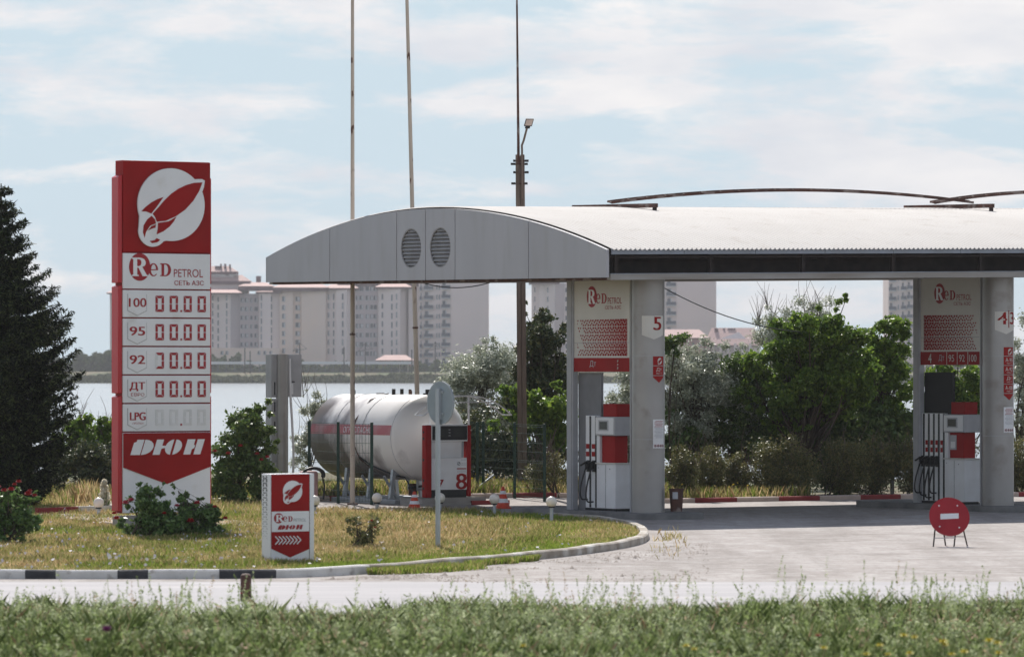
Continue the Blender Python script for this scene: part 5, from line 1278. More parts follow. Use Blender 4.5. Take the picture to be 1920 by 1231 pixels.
# flowering yucca
yx, yy, yg = G(194, 968)
Yo = empty('yucca', (yx, yy, yg + LZ), 0, 'yucca with a tall spike of cream bell flowers left of the price sign', 'plant')
b = MB(); s = yy / F; hh = 64 * s; b.tube([(0, 0, 0), (0.02, 0, hh)], [0.02, 0.008], 'bark', 6); b.build('stem', Yo)
C = np.stack([RNG.normal(size=900) * .5, RNG.normal(size=900) * .5, RNG.random(900)], 1); w = 0.13 * (1 - C[:, 2] * .75)
C = np.stack([C[:, 0] * w + .02, C[:, 1] * w, hh * (.25 + .75 * C[:, 2])], 1)
M['bell'] = leafmat('cream_bells', (0.72, 0.66, 0.52), (0.78, 0.73, 0.60), (0.8, 0.77, 0.68), trans=0.5)
V = leaf_quads(C, 0.065, 0.3, 0.85); fast_mesh('flower_spike', V, np.arange(len(V)), 4, M['bell'], Yo)
V = []; Lx = []
for k in range(46):
    a = RNG.random() * 6.28; e = RNG.uniform(.2, 1.3); L_ = RNG.uniform(.35, .6); d = np.array([math.cos(a) * math.cos(e), math.sin(a) * math.cos(e), math.sin(e)]); t = np.array([-math.sin(a), math.cos(a), 0]) * .018
    V += [t, d * L_ * .6 + t * .8, d * L_, d * L_ * .6 - t * .8, -t]
fast_mesh('leaves', np.array(V), np.arange(len(V)), 5, LEAF['mid'], Yo)

# dark conifer
def conifer(label, px, Y, ytop, Rb):
    base = at(px, Y); s = Y / F; ht = H - (ytop - YH) * s - base[2]
    o = empty('conifer', base, 0, label, 'tree')
    b = MB(); b.tube([(0, 0, -.05), (0, 0, ht * .6), (0, 0, ht)], [0.17, 0.08, 0.012], 'bark', 8); b.build('trunk', o)
    Vn = []; bt = MB(); z = 0.35
    while z < ht - 0.1:
        f = 1 - z / ht
        rl = Rb * min(1.0, f * 1.9) ** 1.1 * (1 - .35 * max(0, f - .55)) + 0.08
        nb = int(6 + 7 * f)
        a0 = RNG.random() * 6.28
        for k in range(nb):
            a = a0 + 6.283 * k / nb + RNG.normal() * .18; L_ = rl * RNG.uniform(.68, 1.16); dz = RNG.uniform(-.1, .1)
            n = max(4, int(L_ / 0.055)); t = np.linspace(0, 1, n)
            droop = -0.20 * f * L_ * np.sin(t * 2.2) + 0.22 * L_ * t ** 2.5 + dz
            P = np.stack([np.cos(a) * L_ * t, np.sin(a) * L_ * t, z + droop + 0.12 * L_ * t], 1)
            if k % 2 == 0: bt.tube([P[0], P[n // 2], P[-1]], [0.02 * f + .008, 0.012, 0.004], 'bark', 4, cap=False)
            side = np.array([-np.sin(a), np.cos(a), 0])
            for i in range(1, n):
                wl = 0.42 * L_ * (1 - t[i]) * 0.75 + 0.10
                for sg in (-1, 1):
                    m = max(2, int(wl / 0.05)); q = np.linspace(0.0, 1, m)[:, None]
                    dirv = side * sg * .8 + np.array([np.cos(a), np.sin(a), 0]) * .65 + np.array([0, 0, RNG.uniform(-.15, .25)])
                    Vn.append(P[i] + q * wl * dirv + RNG.normal(size=(m, 3)) * .012)
        z += 0.16 + 0.10 * f
    bt.build('branches', o)
    C = np.concatenate(Vn)
    C = np.repeat(C, 4, 0) + RNG.normal(size=(len(C) * 4, 3)) * .022
    V = leaf_quads(C, 0.12, 0.35, 0.22, unit(C * np.array([1, 1, .1]) + 1e-6), 0.4)
    fast_mesh('crown', V, np.arange(len(V)), 4, LEAF['needle'], o)
conifer('dark dense conifer rising at the left edge behind the rose bush', 2, 97.5, 344, 1.58)

# ------------------------------------------------------------------ grasses (nobody could count them)
def blades(P, h, w, lean, seg=2, head=None):
    """P (n,3) roots, h (n,) heights; returns verts, loops, nper for tapering bent blades"""
    n = len(P); a = RNG.random(n) * 6.283; d = np.stack([np.cos(a), np.sin(a), np.zeros(n)], 1); t = np.stack([-np.sin(a), np.cos(a), np.zeros(n)], 1)
    h = h[:, None]; w = (w * np.ones(n))[:, None]; ln = (lean * RNG.random(n))[:, None] * h
    z = np.array([0, 0, 1.0])
    mid = P + z * h * .55 + d * ln * .3; tip = P + z * h + d * ln
    V = np.stack([P - t * w, P + t * w, mid + t * w * .7, tip, mid - t * w * .7], 1).reshape(-1, 3)
    return V
def fbm(x, y, sc, seed):
    r = np.random.default_rng(seed); v = 0; am = 1.0
    for k in range(5):
        th = r.random() * 6.28; ph = r.random() * 6.28; f = sc * (1.6 ** k)
        v = v + am * np.sin(x * f * math.cos(th) + y * f * math.sin(th) + ph + 1.7 * np.sin(x * f * .6 * math.sin(th + 1) + y * f * .6 * math.cos(th + 2) + ph * 2)); am *= .72
    return v / 2.2
def stuff(o): o['kind'] = 'stuff'; return o
# lawn: dry straw with greener patches, green along the kerb
GM = [leafmat('straw_blades', (0.540, 0.378, 0.189), (0.702, 0.520, 0.284), (0.780, 0.675, 0.405), trans=0.4, rough=0.7, spec=.15),
      leafmat('green_blades', (0.163, 0.250, 0.037), (0.250, 0.350, 0.050), (0.350, 0.413, 0.088), trans=0.45, rough=0.6, spec=.2),
      leafmat('olive_blades', (0.324, 0.284, 0.115), (0.432, 0.378, 0.149), (0.540, 0.472, 0.216), trans=0.4, rough=0.7, spec=.15),
      leafmat('small_blooms', (0.42, 0.40, 0.55), (0.62, 0.60, 0.58), (0.50, 0.47, 0.62), trans=0.2, rough=0.6)]
N = 330000
px = RNG.uniform(-60, 1225, N); py = 958 + (1088 - 958) * RNG.random(N) ** 0.8
Yg = H * F / (py - YH); Xg = (px - 960) / F * Yg
keep = in_poly(LAWN, Xg, Yg); Xg, Yg, px, py = Xg[keep], Yg[keep], px[keep], py[keep]
kp = np.array([(p.x, p.y) for p in kpath])
dk = np.full(len(Xg), 1e9)
for q in kp[::2]: dk = np.minimum(dk, (Xg - q[0]) ** 2 + (Yg - q[1]) ** 2)
dk = np.sqrt(dk)
g = fbm(Xg, Yg, 0.55, 3); g2 = fbm(Xg, Yg, 1.6, 5)
pg = 0.92 * np.exp(-(dk / 2.4) ** 2) * sm((px - 430) / 200) * (1 - .6 * sm((px - 1040) / 80)) + 0.22 * (g > 0.3) + 0.05 + (0.16 + .2 * (g2 > .1) + .15 * (g > 0)) * (1 - sm((px - 420) / 140))
ol = 0.22 + 0.3 * (g2 > .15) - 0.15 * sm((px - 600) / 200) * (dk > 3)
r = RNG.random(len(Xg)); mi = np.where(r < pg, 1, np.where(r < pg + ol, 2, 0))
bl = RNG.random(len(Xg)) < 0.0028 * (px < 520) + 0.0008; mi = np.where(bl, 3, mi)
hgt = RNG.uniform(.06, .17, len(Xg)) * (1 + .35 * g2) * np.where(mi == 1, 0.85, 1.0) * np.where(dk < 0.3, .6, 1)
hgt = hgt * np.where(dk < 1.6, .7, 1); P = np.stack([Xg, Yg, gz(Xg, Yg) + LZ - .01], 1)
V = blades(P, hgt, 0.0062, 0.7)
stuff(fast_mesh('lawn_grass', V, np.arange(len(V)), 5, GM, None, mi))
C = P[bl] + np.stack([np.zeros(bl.sum()), np.zeros(bl.sum()), hgt[bl] + .02], 1); V = leaf_quads(C, 0.05, .6, .9)
stuff(fast_mesh('lawn_flowers', V, np.arange(len(V)), 4, GM[3]))
# weeds at the foot of the kerb
N = 9000; px = RNG.uniform(690, 1010, N); yk = np.interp(px, [690, 740, 840, 930, 1010], [1077, 1073, 1065, 1057, 1050.5])
py = yk + RNG.random(N) ** 2 * 7 * np.interp(px, [690, 730, 800, 900, 960, 1010], [.1, .5, 1, 1.2, .7, .05])
Yg = H * F / (py - YH); Xg = (px - 960) / F * Yg; cl = fbm(Xg, Yg, 1.2, 8) > -.25
P = np.stack([Xg, Yg, gz(Xg, Yg)], 1)[cl]; V = blades(P, RNG.uniform(.03, .13, len(P)), .007, .7); stuff(fast_mesh('kerb_weeds', V, np.arange(len(V)), 5, [GM[1], GM[2]], None, (RNG.random(len(P)) < .4).astype(int)))
# tufts on the paving near the tip of the lawn
N = 700; px = 1255 + RNG.normal(size=N) * 18; py = 1012 + RNG.normal(size=N) * 8 + (RNG.random(N) < .3) * 16
Yg = H * F / (py - YH); Xg = (px - 960) / F * Yg; cl = (fbm(Xg, Yg, 3.5, 9) > .35) & (px > 1222); P = np.stack([Xg, Yg, gz(Xg, Yg)], 1)[cl]
V = blades(P, RNG.uniform(.04, .16, len(P)), .006, .8); stuff(fast_mesh('paving_weeds', V, np.arange(len(V)), 5, [GM[2], GM[0]], None, (RNG.random(len(P)) < .4).astype(int)))
# loose gravel on the worn paving beside the lawn
N = 2600; px = RNG.uniform(600, 1330, N); py = np.interp(px, [600, 900, 1200, 1330], [1087, 1066, 1030, 1015]) + RNG.random(N) ** 1.3 * np.interp(px, [600, 900, 1330], [6, 28, 75])
Yg = H * F / (py - YH); Xg = (px - 960) / F * Yg; cl = (fbm(Xg, Yg, .9, 31) > -.1) & ~in_poly(LAWN, Xg, Yg); P = np.stack([Xg, Yg, gz(Xg, Yg) + .006], 1)[cl]
s_ = RNG.uniform(.008, .026, (len(P), 1, 1)) * (1 + (RNG.random((len(P), 1, 1)) < .04) * 1.5); T = np.array([[-1, -.7, -.3], [1, -.8, -.3], [.2, 1, -.3], [0, 0, .8]])[None] * RNG.uniform(.7, 1.3, (len(P), 4, 3))
V = (P[:, None] + T * s_).reshape(-1, 3); ix = (np.arange(len(P))[:, None] * 4 + np.array([0, 1, 3, 1, 2, 3, 2, 0, 3])[None]).ravel()
stuff(fast_mesh('gravel', V, ix, 3, mat('gravel_stone', (0.34, 0.30, 0.27), .9, c2=(0.20, 0.175, 0.16), scale=6)))
# verge behind the back kerb
N = 60000; u = RNG.uniform(-14, 16, N); v = VK + .22 + RNG.random(N) * 6.0; Xg, Yg = uv2w(u, v)
P = np.stack([Xg, Yg, gz(Xg, Yg)], 1); r = RNG.random(N); mi = np.where(r < .45, 2, np.where(r < .8, 1, 0))
YM = leafmat('yellow_blooms', (0.55, 0.38, 0.02), (0.60, 0.45, 0.04), (0.62, 0.5, 0.1), trans=.2)
hh = RNG.uniform(.12, .42, N); V = blades(P, hh, .010, .6); stuff(fast_mesh('verge_grass', V, np.arange(len(V)), 5, GM[:3], None, mi))
k = RNG.random(N) < .018; C = P[k] + np.stack([np.zeros(k.sum())] * 2 + [hh[k] + .04], 1); V = leaf_quads(C, .055, .5, .9); stuff(fast_mesh('verge_flowers', V, np.arange(len(V)), 4, YM))
# rough ground left, behind the path: dry stalks
N = 16000; px = RNG.uniform(-30, 520, N); Yg = RNG.uniform(93, 103, N); Xg = (px - 960) / F * Yg; P = np.stack([Xg, Yg, gz(Xg, Yg)], 1)
dry = np.exp(-((px - 165) / 45.) ** 2); hh = RNG.uniform(.08, .25, N) * (1 + 1.6 * dry * (Yg > 99)); r = RNG.random(N); mi = np.where(r < .3 + .6 * dry, 0, np.where(r < .75, 2, 1))
V = blades(P, hh, .009, .5); stuff(fast_mesh('dry_grass', V, np.arange(len(V)), 5, GM[:3], None, mi))
# foreground: tall grey green meadow
FM = [leafmat('meadow_grey_green', (0.29, 0.35, 0.17), (0.40, 0.46, 0.25), (0.55, 0.59, 0.38), trans=.5, rough=.7, spec=.15),
      leafmat('meadow_green', (0.16, 0.225, 0.07), (0.24, 0.315, 0.11), (0.35, 0.40, 0.18), trans=.5, rough=.65, spec=.15),
      leafmat('meadow_straw', (0.408, 0.312, 0.192), (0.504, 0.396, 0.264), (0.576, 0.432, 0.324), trans=.4, rough=.7, spec=.1)]
N = 165000; Yg = 36 + (56.5 - 36) * RNG.random(N); Xg = RNG.uniform(-1, 1, N) * (Yg * 0.1123 + 2.6)
g = fbm(Xg, Yg, .8, 21); g2 = fbm(Xg, Yg, 2.2, 22); g3 = fbm(Xg, Yg, .45, 29)
edge = 55.4 + 1.0 * fbm(Xg, Yg * 0, .9, 23); keep = Yg < edge; Xg, Yg, g, g2, g3 = Xg[keep], Yg[keep], g[keep], g2[keep], g3[keep]
P = np.stack([Xg, Yg, gz(Xg, Yg)], 1); n = len(P)
hh = (RNG.uniform(.14, .36, n) * (1 + .3 * g + .22 * g2 + .22 * g3)).clip(.07, .62)
gm = np.clip(.42 + .5 * g3 + .25 * (g > .1) + .25 * sm(Xg / 3.0), .05, .95)
r = RNG.random(n); mi = np.where(r < .05 + .07 * (g3 < -.3), 2, np.where(RNG.random(n) < gm, 1, 0))
V = blades(P, hh, .0038, .8); stuff(fast_mesh('meadow_grass', V, np.arange(len(V)), 5, FM, None, mi))
# leafy weeds among it
k = RNG.integers(0, n, 15000); k = k[RNG.random(len(k)) < .35 + .65 * (g2[k] > -.2)]
S = P[k]; q = 26; top = hh[k] * RNG.uniform(.75, 1.35, len(k)) + .03
T = RNG.random(len(S) * q) ** .75; lean = np.repeat(RNG.normal(size=(len(S), 2)) * .08, q, 0)
w = .045 * (1.1 - .7 * T); CC = np.repeat(S, q, 0) + np.stack([lean[:, 0] * T + RNG.normal(size=len(T)) * w, lean[:, 1] * T + RNG.normal(size=len(T)) * w, np.repeat(top, q) * (.12 + .88 * T)], 1)
V = leaf_quads(CC, .036, .45, .42)
ms = np.where(RNG.random(len(S)) < .05, 2, np.where(RNG.random(len(S)) < gm[k] * .8, 1, 0)); stuff(fast_mesh('meadow_weeds', V, np.arange(len(V)), 4, FM, None, np.repeat(ms, q)))
# tall stalks that break the skyline against the road
S = []; D = []
for i in range(520):
    x = RNG.uniform(-7, 7); y = RNG.uniform(50.5, 55.3); den = .55 + .45 * math.sin(x * 1.3 + 1) + (.35 if x > 1 else 0)
    if RNG.random() > den: continue
    h_ = RNG.uniform(.36, .64) * (1.25 if RNG.random() < .15 else 1) * (1.12 if x > 1.5 else 1); lx_, ly_ = RNG.normal() * .07, RNG.normal() * .07; z0 = float(gz(x, y))
    m = int(26 + 40 * h_); T = RNG.random(m) ** .8; w = RNG.uniform(.010, .03) * (1.2 - T)
    S.append(np.stack([x + lx_ * T * T + RNG.normal(size=m) * w, y + ly_ * T * T + RNG.normal(size=m) * w, z0 + h_ * (.25 + .75 * T)], 1)); D += [int(RNG.choice([0, 1, 1, 2], p=[.45, .25, .22, .08]))] * m
    q = np.linspace(0, 1, 24); S.append(np.stack([x + lx_ * q * q, y + ly_ * q * q, z0 + h_ * q], 1)); D += [D[-1]] * 24
V = leaf_quads(np.concatenate(S), .026, .4, .42); stuff(fast_mesh('meadow_stalks', V, np.arange(len(V)), 4, FM, None, D))
# flowers in the meadow
M['yellow'] = mat('yellow_petals', (0.78, 0.66, 0.03), .6); M['purple'] = mat('thistle_purple', (0.28, 0.05, 0.20), .7); M['poppy'] = mat('poppy_red', (0.55, 0.05, 0.03), .6)
FL = []
for px_, py_, s_ in ((1545, 1216, 1), (1650, 1211, 1), (1695, 1193, 1.1), (1715, 1196, 1), (1768, 1205, 1.3), (1772, 1210, 1), (1808, 1224, 1.2), (1855, 1203, 1.3), (1870, 1207, 1.1), (1785, 1228, 1), (1287, 1212, 1), (1302, 1218, .9), (1625, 1228, 1), (1706, 1226, 1), (1665, 1228, .9), (982, 1212, .9), (1873, 1226, 1.1)): FL.append((px_, py_, .042 * s_, 'yellow', 39.3))
FL += [(200, 1183, .048, 'purple', 40.3), (166, 1200, .034, 'poppy', 39.6), (1834, 1145, .02, 'poppy', 51), (1708, 1163, .018, 'poppy', 49), (452, 1112, .02, 'poppy', 55), (1534, 1192, .035, 'poppy', 39.8)]
for px_, py_, r_, m_, Yf in FL:
    p = W(px_, py_, Yf); z0 = float(gz(p.x, Yf)); o = empty('thistle' if m_ == 'purple' else ('poppy' if m_ == 'poppy' else 'yellow_flower'), (p.x, Yf, z0))
    b = MB(); hz = p.z - z0; b.tube([(0, 0, 0), (.01, 0, hz * .6), (0, 0, hz)], .004, LEAF['mid'], 5); b.build('stem', o)
    b = MB()
    for ring, (nn, rr_, tz_) in enumerate(((7, 1, 0), (6, .7, .3))):
        for k in range(nn):
            a = 6.283 * k / nn + ring * .4; c, s = math.cos(a), math.sin(a); t = Vector((-s, c, 0)); d = Vector((c, s, 0)); C = Vector((0, 0, hz))
            b.add([C, C + d * r_ * rr_ * .6 - t * r_ * .4 + Vector((0, 0, r_ * (tz_ + .2))), C + d * r_ * rr_ + Vector((0, 0, r_ * (tz_ + (1.0 if m_ == 'purple' else .35)))), C + d * r_ * rr_ * .6 + t * r_ * .4 + Vector((0, 0, r_ * (tz_ + .2)))], [(0, 1, 2, 3)], m_)
    b.build('bloom', o, smooth=False)
    if m_ == 'purple': tag(o, 'single purple thistle flower in the near meadow below the black and white kerb', 'flower')
    elif m_ == 'poppy': tag(o, 'small red flower in the meadow grass', 'flower', 'small red flowers in the meadow')
    else: tag(o, 'small yellow flower low in the meadow grass', 'flower', 'small yellow flowers in the meadow')

# ------------------------------------------------------------------ far shore: apartment blocks, platform, masts, trees, reeds
YB = 1470.0; SB = YB / F
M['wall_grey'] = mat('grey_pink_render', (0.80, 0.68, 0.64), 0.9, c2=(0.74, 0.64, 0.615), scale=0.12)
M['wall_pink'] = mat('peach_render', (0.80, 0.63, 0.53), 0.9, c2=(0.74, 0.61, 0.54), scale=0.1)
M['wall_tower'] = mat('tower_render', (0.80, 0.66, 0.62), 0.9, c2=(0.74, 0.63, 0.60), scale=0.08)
M['wall_shade'] = mat('grey_pink_render_shade', (0.56, 0.49, 0.50), 0.9, c2=(0.52, 0.455, 0.465), scale=0.12)  # darker copy of the wall render: shade of sides and recesses painted in
M['roof_pink'] = mat('pink_roof_tile', (0.50, 0.33, 0.30), 0.8, c2=(0.44, 0.28, 0.26), scale=0.4)
M['roof_dark'] = mat('maroon_eave', (0.14, 0.075, 0.085), 0.8)
M['glass_far'] = mat('far_window_glass', (0.05, 0.055, 0.075), 0.35, c2=(0.12, 0.13, 0.16), scale=0.05)
M['curtain'] = mat('pale_window_frame', (0.62, 0.62, 0.64), 0.6)
M['rail_far'] = mat('blue_grey_balcony', (0.08, 0.095, 0.13), 0.6, c2=(0.06, 0.07, 0.10), scale=0.2)
M['salmon'] = mat('salmon_render', (0.40, 0.20, 0.165), 0.9)
M['canopy_far'] = mat('white_shelter_roof', (0.80, 0.80, 0.82), 0.5)
bxw = lambda px, Y=YB: (px - 960) / F * Y
class Block:
    def __init__(s, name, label, pxc, ybase, cat='building', group=None, Y=YB):
        s.Y = Y; x = bxw(pxc, Y); s.z0 = float(gz(x, Y)); s.x0 = x; s.yb = ybase
        s.o = empty(name, (x, Y, s.z0), 0, label, cat, group); s.wall = None
    def lx(s, px, dy=0): return (px - 960) / F * (s.Y + dy) - s.x0
    def lz(s, py): return H - (py - YH) / F * s.Y - s.z0
    def walls(s, plan, ytop, m, name='wall', depth=16):
        """plan: front outline (px, dy) left to right, closed at the back"""
        b = MB(); zt = s.lz(ytop); P = [(s.lx(px, dy), dy) for px, dy in plan] + [(s.lx(plan[-1][0]), depth), (s.lx(plan[0][0]), depth)]
        n = len(P); ms = m if isinstance(m, list) else [m] * n
        for i in range(n):
            a, c = P[i], P[(i + 1) % n]
            b.add([(a[0], a[1], -2), (c[0], c[1], -2), (c[0], c[1], zt), (a[0], a[1], zt)], [(0, 1, 2, 3)], ms[min(i, len(ms) - 1)])
        b.add([(p[0], p[1], zt) for p in P], [tuple(range(n))], ms[0])
        return b.build(name, s.o, smooth=False)
    def roof(s, x0, x1, ye, yr, dy=-0.8, depth=16, band=6, hip=4):
        b = MB(); ze, zr_ = s.lz(ye), s.lz(yr); xa, xb = s.lx(x0) - .7, s.lx(x1) + .7; hb = band * SB
        b.box((xa, dy, ze - hb), (xb, depth, ze), 'roof_dark')
        h = hip * SB * 4; mid = (dy + depth) / 2
        vs = [(xa - .2, dy - .2, ze + .01), (xb + .2, dy - .2, ze + .01), (xb + .2, depth, ze + .01), (xa - .2, depth, ze + .01), (min(xa + h, (xa + xb) / 2 - .1), mid, zr_), (max(xb - h, (xa + xb) / 2 + .1), mid, zr_)]
        b.add(vs, [(0, 1, 5, 4), (1, 2, 5), (2, 3, 4, 5), (3, 0, 4)], 'roof_pink')
        return b.build('roof', s.o, smooth=False)
    def window(s, px, py, w, h, dy, pale=0.0, dark=True):
        b = MB(); x0, x1, z0, z1 = s.lx(px - w / 2), s.lx(px + w / 2), s.lz(py + h / 2), s.lz(py - h / 2)
        b.box((x0, dy - .12, z0), (x1, dy + .05, z1), 'glass_far' if dark else 'curtain')
        if pale: b.box((x0 + (x1 - x0) * (1 - pale), dy - .16, z0 + .1), (x1 - .05, dy - .12, z1 - .1), 'curtain')
        b.box((x0 - .1, dy - .2, z0 - .15), (x1 + .1, dy, z0), 'curtain')
        b.build('window', s.o, smooth=False)
    def balcony(s, x0, x1, py, dy, h=6.2):
        b = MB(); z0, z1 = s.lz(py + h / 2), s.lz(py - h / 2); xa, xb = s.lx(x0), s.lx(x1)
        b.box((xa, dy - 1.3, z0 - .25), (xb, dy, z0), 'curtain'); b.box((xa, dy - 1.3, z0), (xb, dy - 1.2, z1), 'rail_far')
        b.box((xa, dy - 1.2, z0), (xa + .1, dy, z1), 'rail_far'); b.box((xb - .1, dy - 1.2, z0), (xb, dy, z1), 'rail_far'); bl = b.build('balcony', s.o, smooth=False)
        b = MB(); b.box((xa + .3, dy - .08, z0), (xa + .3 + (xb - xa) * .35, dy + .05, z0 + 2.2), 'glass_far'); b.box((xa + .5 + (xb - xa) * .45, dy - .08, z0 + .2), (xb - .3, dy + .05, z0 + 2.2), 'glass_far'); b.box((xa + .3 + (xb - xa) * .36, dy - .1, z0), (xa + .4 + (xb - xa) * .42, dy + .04, z0 + 2.2), 'curtain')
        b.build('balcony_door', bl, smooth=False)
rw = np.random.default_rng(4)
GA = 'pink apartment blocks on the far shore'
# left stepped block, partly behind the price sign
B = Block('apartment_block', 'stepped grey pink apartment block with pink roofs directly right of the price sign', 440, 695, group=GA)
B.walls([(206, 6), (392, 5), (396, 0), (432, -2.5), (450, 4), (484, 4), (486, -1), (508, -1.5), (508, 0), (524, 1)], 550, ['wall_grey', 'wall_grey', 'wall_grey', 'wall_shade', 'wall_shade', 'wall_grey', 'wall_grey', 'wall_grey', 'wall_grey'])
B.walls([(392, -3), (420, -4), (524, -4)], 652, 'wall_pink', 'wall', 1)
B.roof(206, 450, 549, 540, -4.5, 16, 2); B.roof(450, 508, 536, 528, 2, 16, 8); B.roof(484, 524, 547, 541, -2, 16, 3)
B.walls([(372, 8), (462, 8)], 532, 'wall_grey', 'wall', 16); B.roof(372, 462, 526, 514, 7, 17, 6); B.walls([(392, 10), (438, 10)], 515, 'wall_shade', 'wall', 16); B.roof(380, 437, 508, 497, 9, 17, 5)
b = MB()
for px_, w_, t_ in ((422, 6, 505), (481, 9, 516), (410, 3, 493), (418, 4, 493), (427, 3, 494), (405, 12, 497)): b.box((B.lx(px_ - w_ / 2), 11, B.lz(t_ + 14)), (B.lx(px_ + w_ / 2), 12.5, B.lz(t_)), 'roof_dark')
b.build('chimney', B.o, smooth=False)
for r in range(6):
    y = 562 + 16.6 * r
    for k, px_ in enumerate((453, 461, 470, 479)): B.window(px_, y, 6.2 if k != 2 else 4, 7.5, 4, rw.choice([0, .45, .6]), True)
for r in range(7):
    y = 558 + 14.6 * r
    B.window(399, y, 2.2, 9, -0.4); B.window(409.5, y + 3, 2.2, 9, -1.2); B.window(426, y, 2.2, 10, -2.3, rw.choice([0, .5])); B.window(490.5, y, 2.2, 10, -1.2, rw.choice([0, .5])); B.window(509, y + 2, 2.2, 10, -0.2)
for px_ in (418, 427, 487, 498, 509): B.window(px_, 661, 5, 6, -4, .4)
# plain middle block
B = Block('apartment_block', 'broad peach apartment block with a long maroon eave left of the straight mast', 570, 695, group=GA)
B.walls([(524, 0), (549, -.5), (549, 1.2), (565, 1.2), (565, 0), (611, -1)], 540, 'wall_pink'); B.roof(516, 612, 539, 530, -2, 16, 7)
for r in range(7):
    y = 560 + 16.2 * r
    B.window(532, y, 5.5, 8.5, -.2, .45); B.window(558, y, 8.5, 8.5, 1.2, rw.choice([.4, .6, .3]))
# right part with window rows
B = Block('apartment_block', 'grey pink apartment block with rows of white framed windows behind the straight mast', 690, 695, group=GA)
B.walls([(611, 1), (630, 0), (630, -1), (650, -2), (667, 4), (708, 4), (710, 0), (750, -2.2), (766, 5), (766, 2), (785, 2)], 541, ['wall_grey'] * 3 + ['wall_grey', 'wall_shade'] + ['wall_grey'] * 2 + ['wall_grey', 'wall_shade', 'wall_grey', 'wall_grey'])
B.roof(611, 668, 540, 531, -2, 16, 3); B.roof(708, 768, 538, 529, -2.5, 16, 3); B.walls([(640, 6), (785, 6)], 530, 'wall_grey', 'wall', 16); B.roof(636, 787, 529, 517, 5, 17, 7)
for r in range(8):
    y = 540.5 + 17.4 * r
    for px_, w_ in ((669, 5), (677, 7), (688, 6), (696, 5), (703, 6)): B.window(px_, y, w_, 8, 4, rw.choice([0, .5, .7, .4]), True)
for r in range(7):
    y = 556 + 17.0 * r
    B.window(616, y, 3, 9, .6, .5); B.window(625.5, y, 2.2, 11, .2); B.window(643, y, 2.6, 11, -1.8, rw.choice([0, .6])); B.window(717, y, 2.6, 10, -.5); B.window(735, y + 2, 2.4, 11, -1.4); B.window(744, y, 2.2, 10, -2, .5)
# balcony tower
def bal_tower(label, xl, xm, xr, cols, ytop, rows, y0, wins=()):
    B = Block('apartment_tower', label, (xl + xr) / 2, 695, group='balcony towers on the far shore')
    B.walls([(xl, 1.0), (xm, -2), (xm, -2.2), (xr, 0)], ytop, ['wall_tower'] * 6, depth=22)
    B.roof(xl, xr, ytop, ytop - 9, -3, 23, 5)
    for r in range(rows):
        y = y0 + 17.9 * r
        for k, (a, c) in enumerate(cols): B.balcony(a, c, y - 1.5 * k, 1.0 - 3.0 * ((a + c) / 2 - xl) / (xm - xl))
        for px_ in wins: B.window(px_, y - 2, 2.6, 8, 1.0 - 3.0 * (px_ - xl) / (xm - xl), .4)
    return B
B = bal_tower('tall pink tower with two columns of balconies behind the leaning mast', 785, 845, 916, ((787, 790.5), (795, 812), (828, 844)), 455, 12, 487, (819.5, 824))
bal_tower('pink tower with balconies showing between the number 5 column and the green trees', 1218, 1268, 1343, ((1222, 1238), (1249, 1267)), 452, 10, 481, ())
bal_tower('narrow grey tower with balconies left of the second column group', 1666, 1712, 1790, ((1667, 1680), (1689, 1698), (1700, 1710)), 440, 11, 470, (1684.5,))
B = Block('apartment_block', 'pale pink apartment block with a red roof edge behind the tall dark leafy tree', 1030, 695, group=GA)
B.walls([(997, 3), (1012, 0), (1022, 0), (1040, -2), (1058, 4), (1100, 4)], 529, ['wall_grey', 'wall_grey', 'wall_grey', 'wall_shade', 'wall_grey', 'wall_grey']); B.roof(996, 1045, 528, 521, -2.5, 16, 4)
for r in range(7):
    y = 543 + 17.5 * r; B.window(1003, y, 2.4, 9, 1.8); B.window(1027, y, 2.4, 9, -.7, .5); B.window(1064, y, 7, 8, 4, .5); B.window(1076, y, 7, 8, 4, .3)
# low red roofed houses
B = Block('red_roof_house', 'low salmon house with a hipped pink roof beside the pink tower', 1290, 680, 'house', 'low red roofed houses', 1405)
B.walls([(1235, 0), (1325, 0)], 634, 'salmon', depth=12); B.roof(1235, 1325, 633, 617, -1, 13, 1)
for px_ in (1300, 1312): B.window(px_, 645, 4, 6, 0)
B = Block('red_roof_house', 'low house with a broad red roof and dark chimneys left of the green trees', 1370, 680, 'house', 'low red roofed houses', 1420)
B.walls([(1325, 0), (1425, 0)], 648, 'wall_grey', depth=14); B.roof(1328, 1425, 647, 614, -1, 15, 2, 3)
b = MB(); b.box((B.lx(1341), 5, B.lz(630)), (B.lx(1348), 6.5, B.lz(615)), 'roof_dark'); b.box((B.lx(1357), 6, B.lz(624)), (B.lx(1361), 7, B.lz(615)), 'roof_dark'); b.box((B.lx(1366), 6, B.lz(624)), (B.lx(1381), 8, B.lz(615)), 'roof_dark'); b.build('chimney', B.o, smooth=False)
b = MB(); za, zb = B.lz(635), B.lz(622); b.add([(B.lx(1350), 1.5, za), (B.lx(1400), 1.5, za), (B.lx(1386), 3.6, zb)], [(0, 1, 2)], 'wall_grey'); b.build('gable', B.o, smooth=False)
for px_ in range(1322, 1420, 14):
    b = MB(); b.box((B.lx(px_ - 2.5), -1.6, B.lz(662)), (B.lx(px_ + 2.5), -.4, B.lz(643)), 'wall_grey'); b.build('pilaster', B.o, smooth=False)
B = Block('red_roof_house', 'small red roofed house end behind the platform shelter below the tower', 755, 690, 'house', 'low red roofed houses', 1440)
B.walls([(708, 0), (772, 0)], 676, 'salmon', depth=10); B.roof(708, 772, 675, 665, -1, 11, 1)
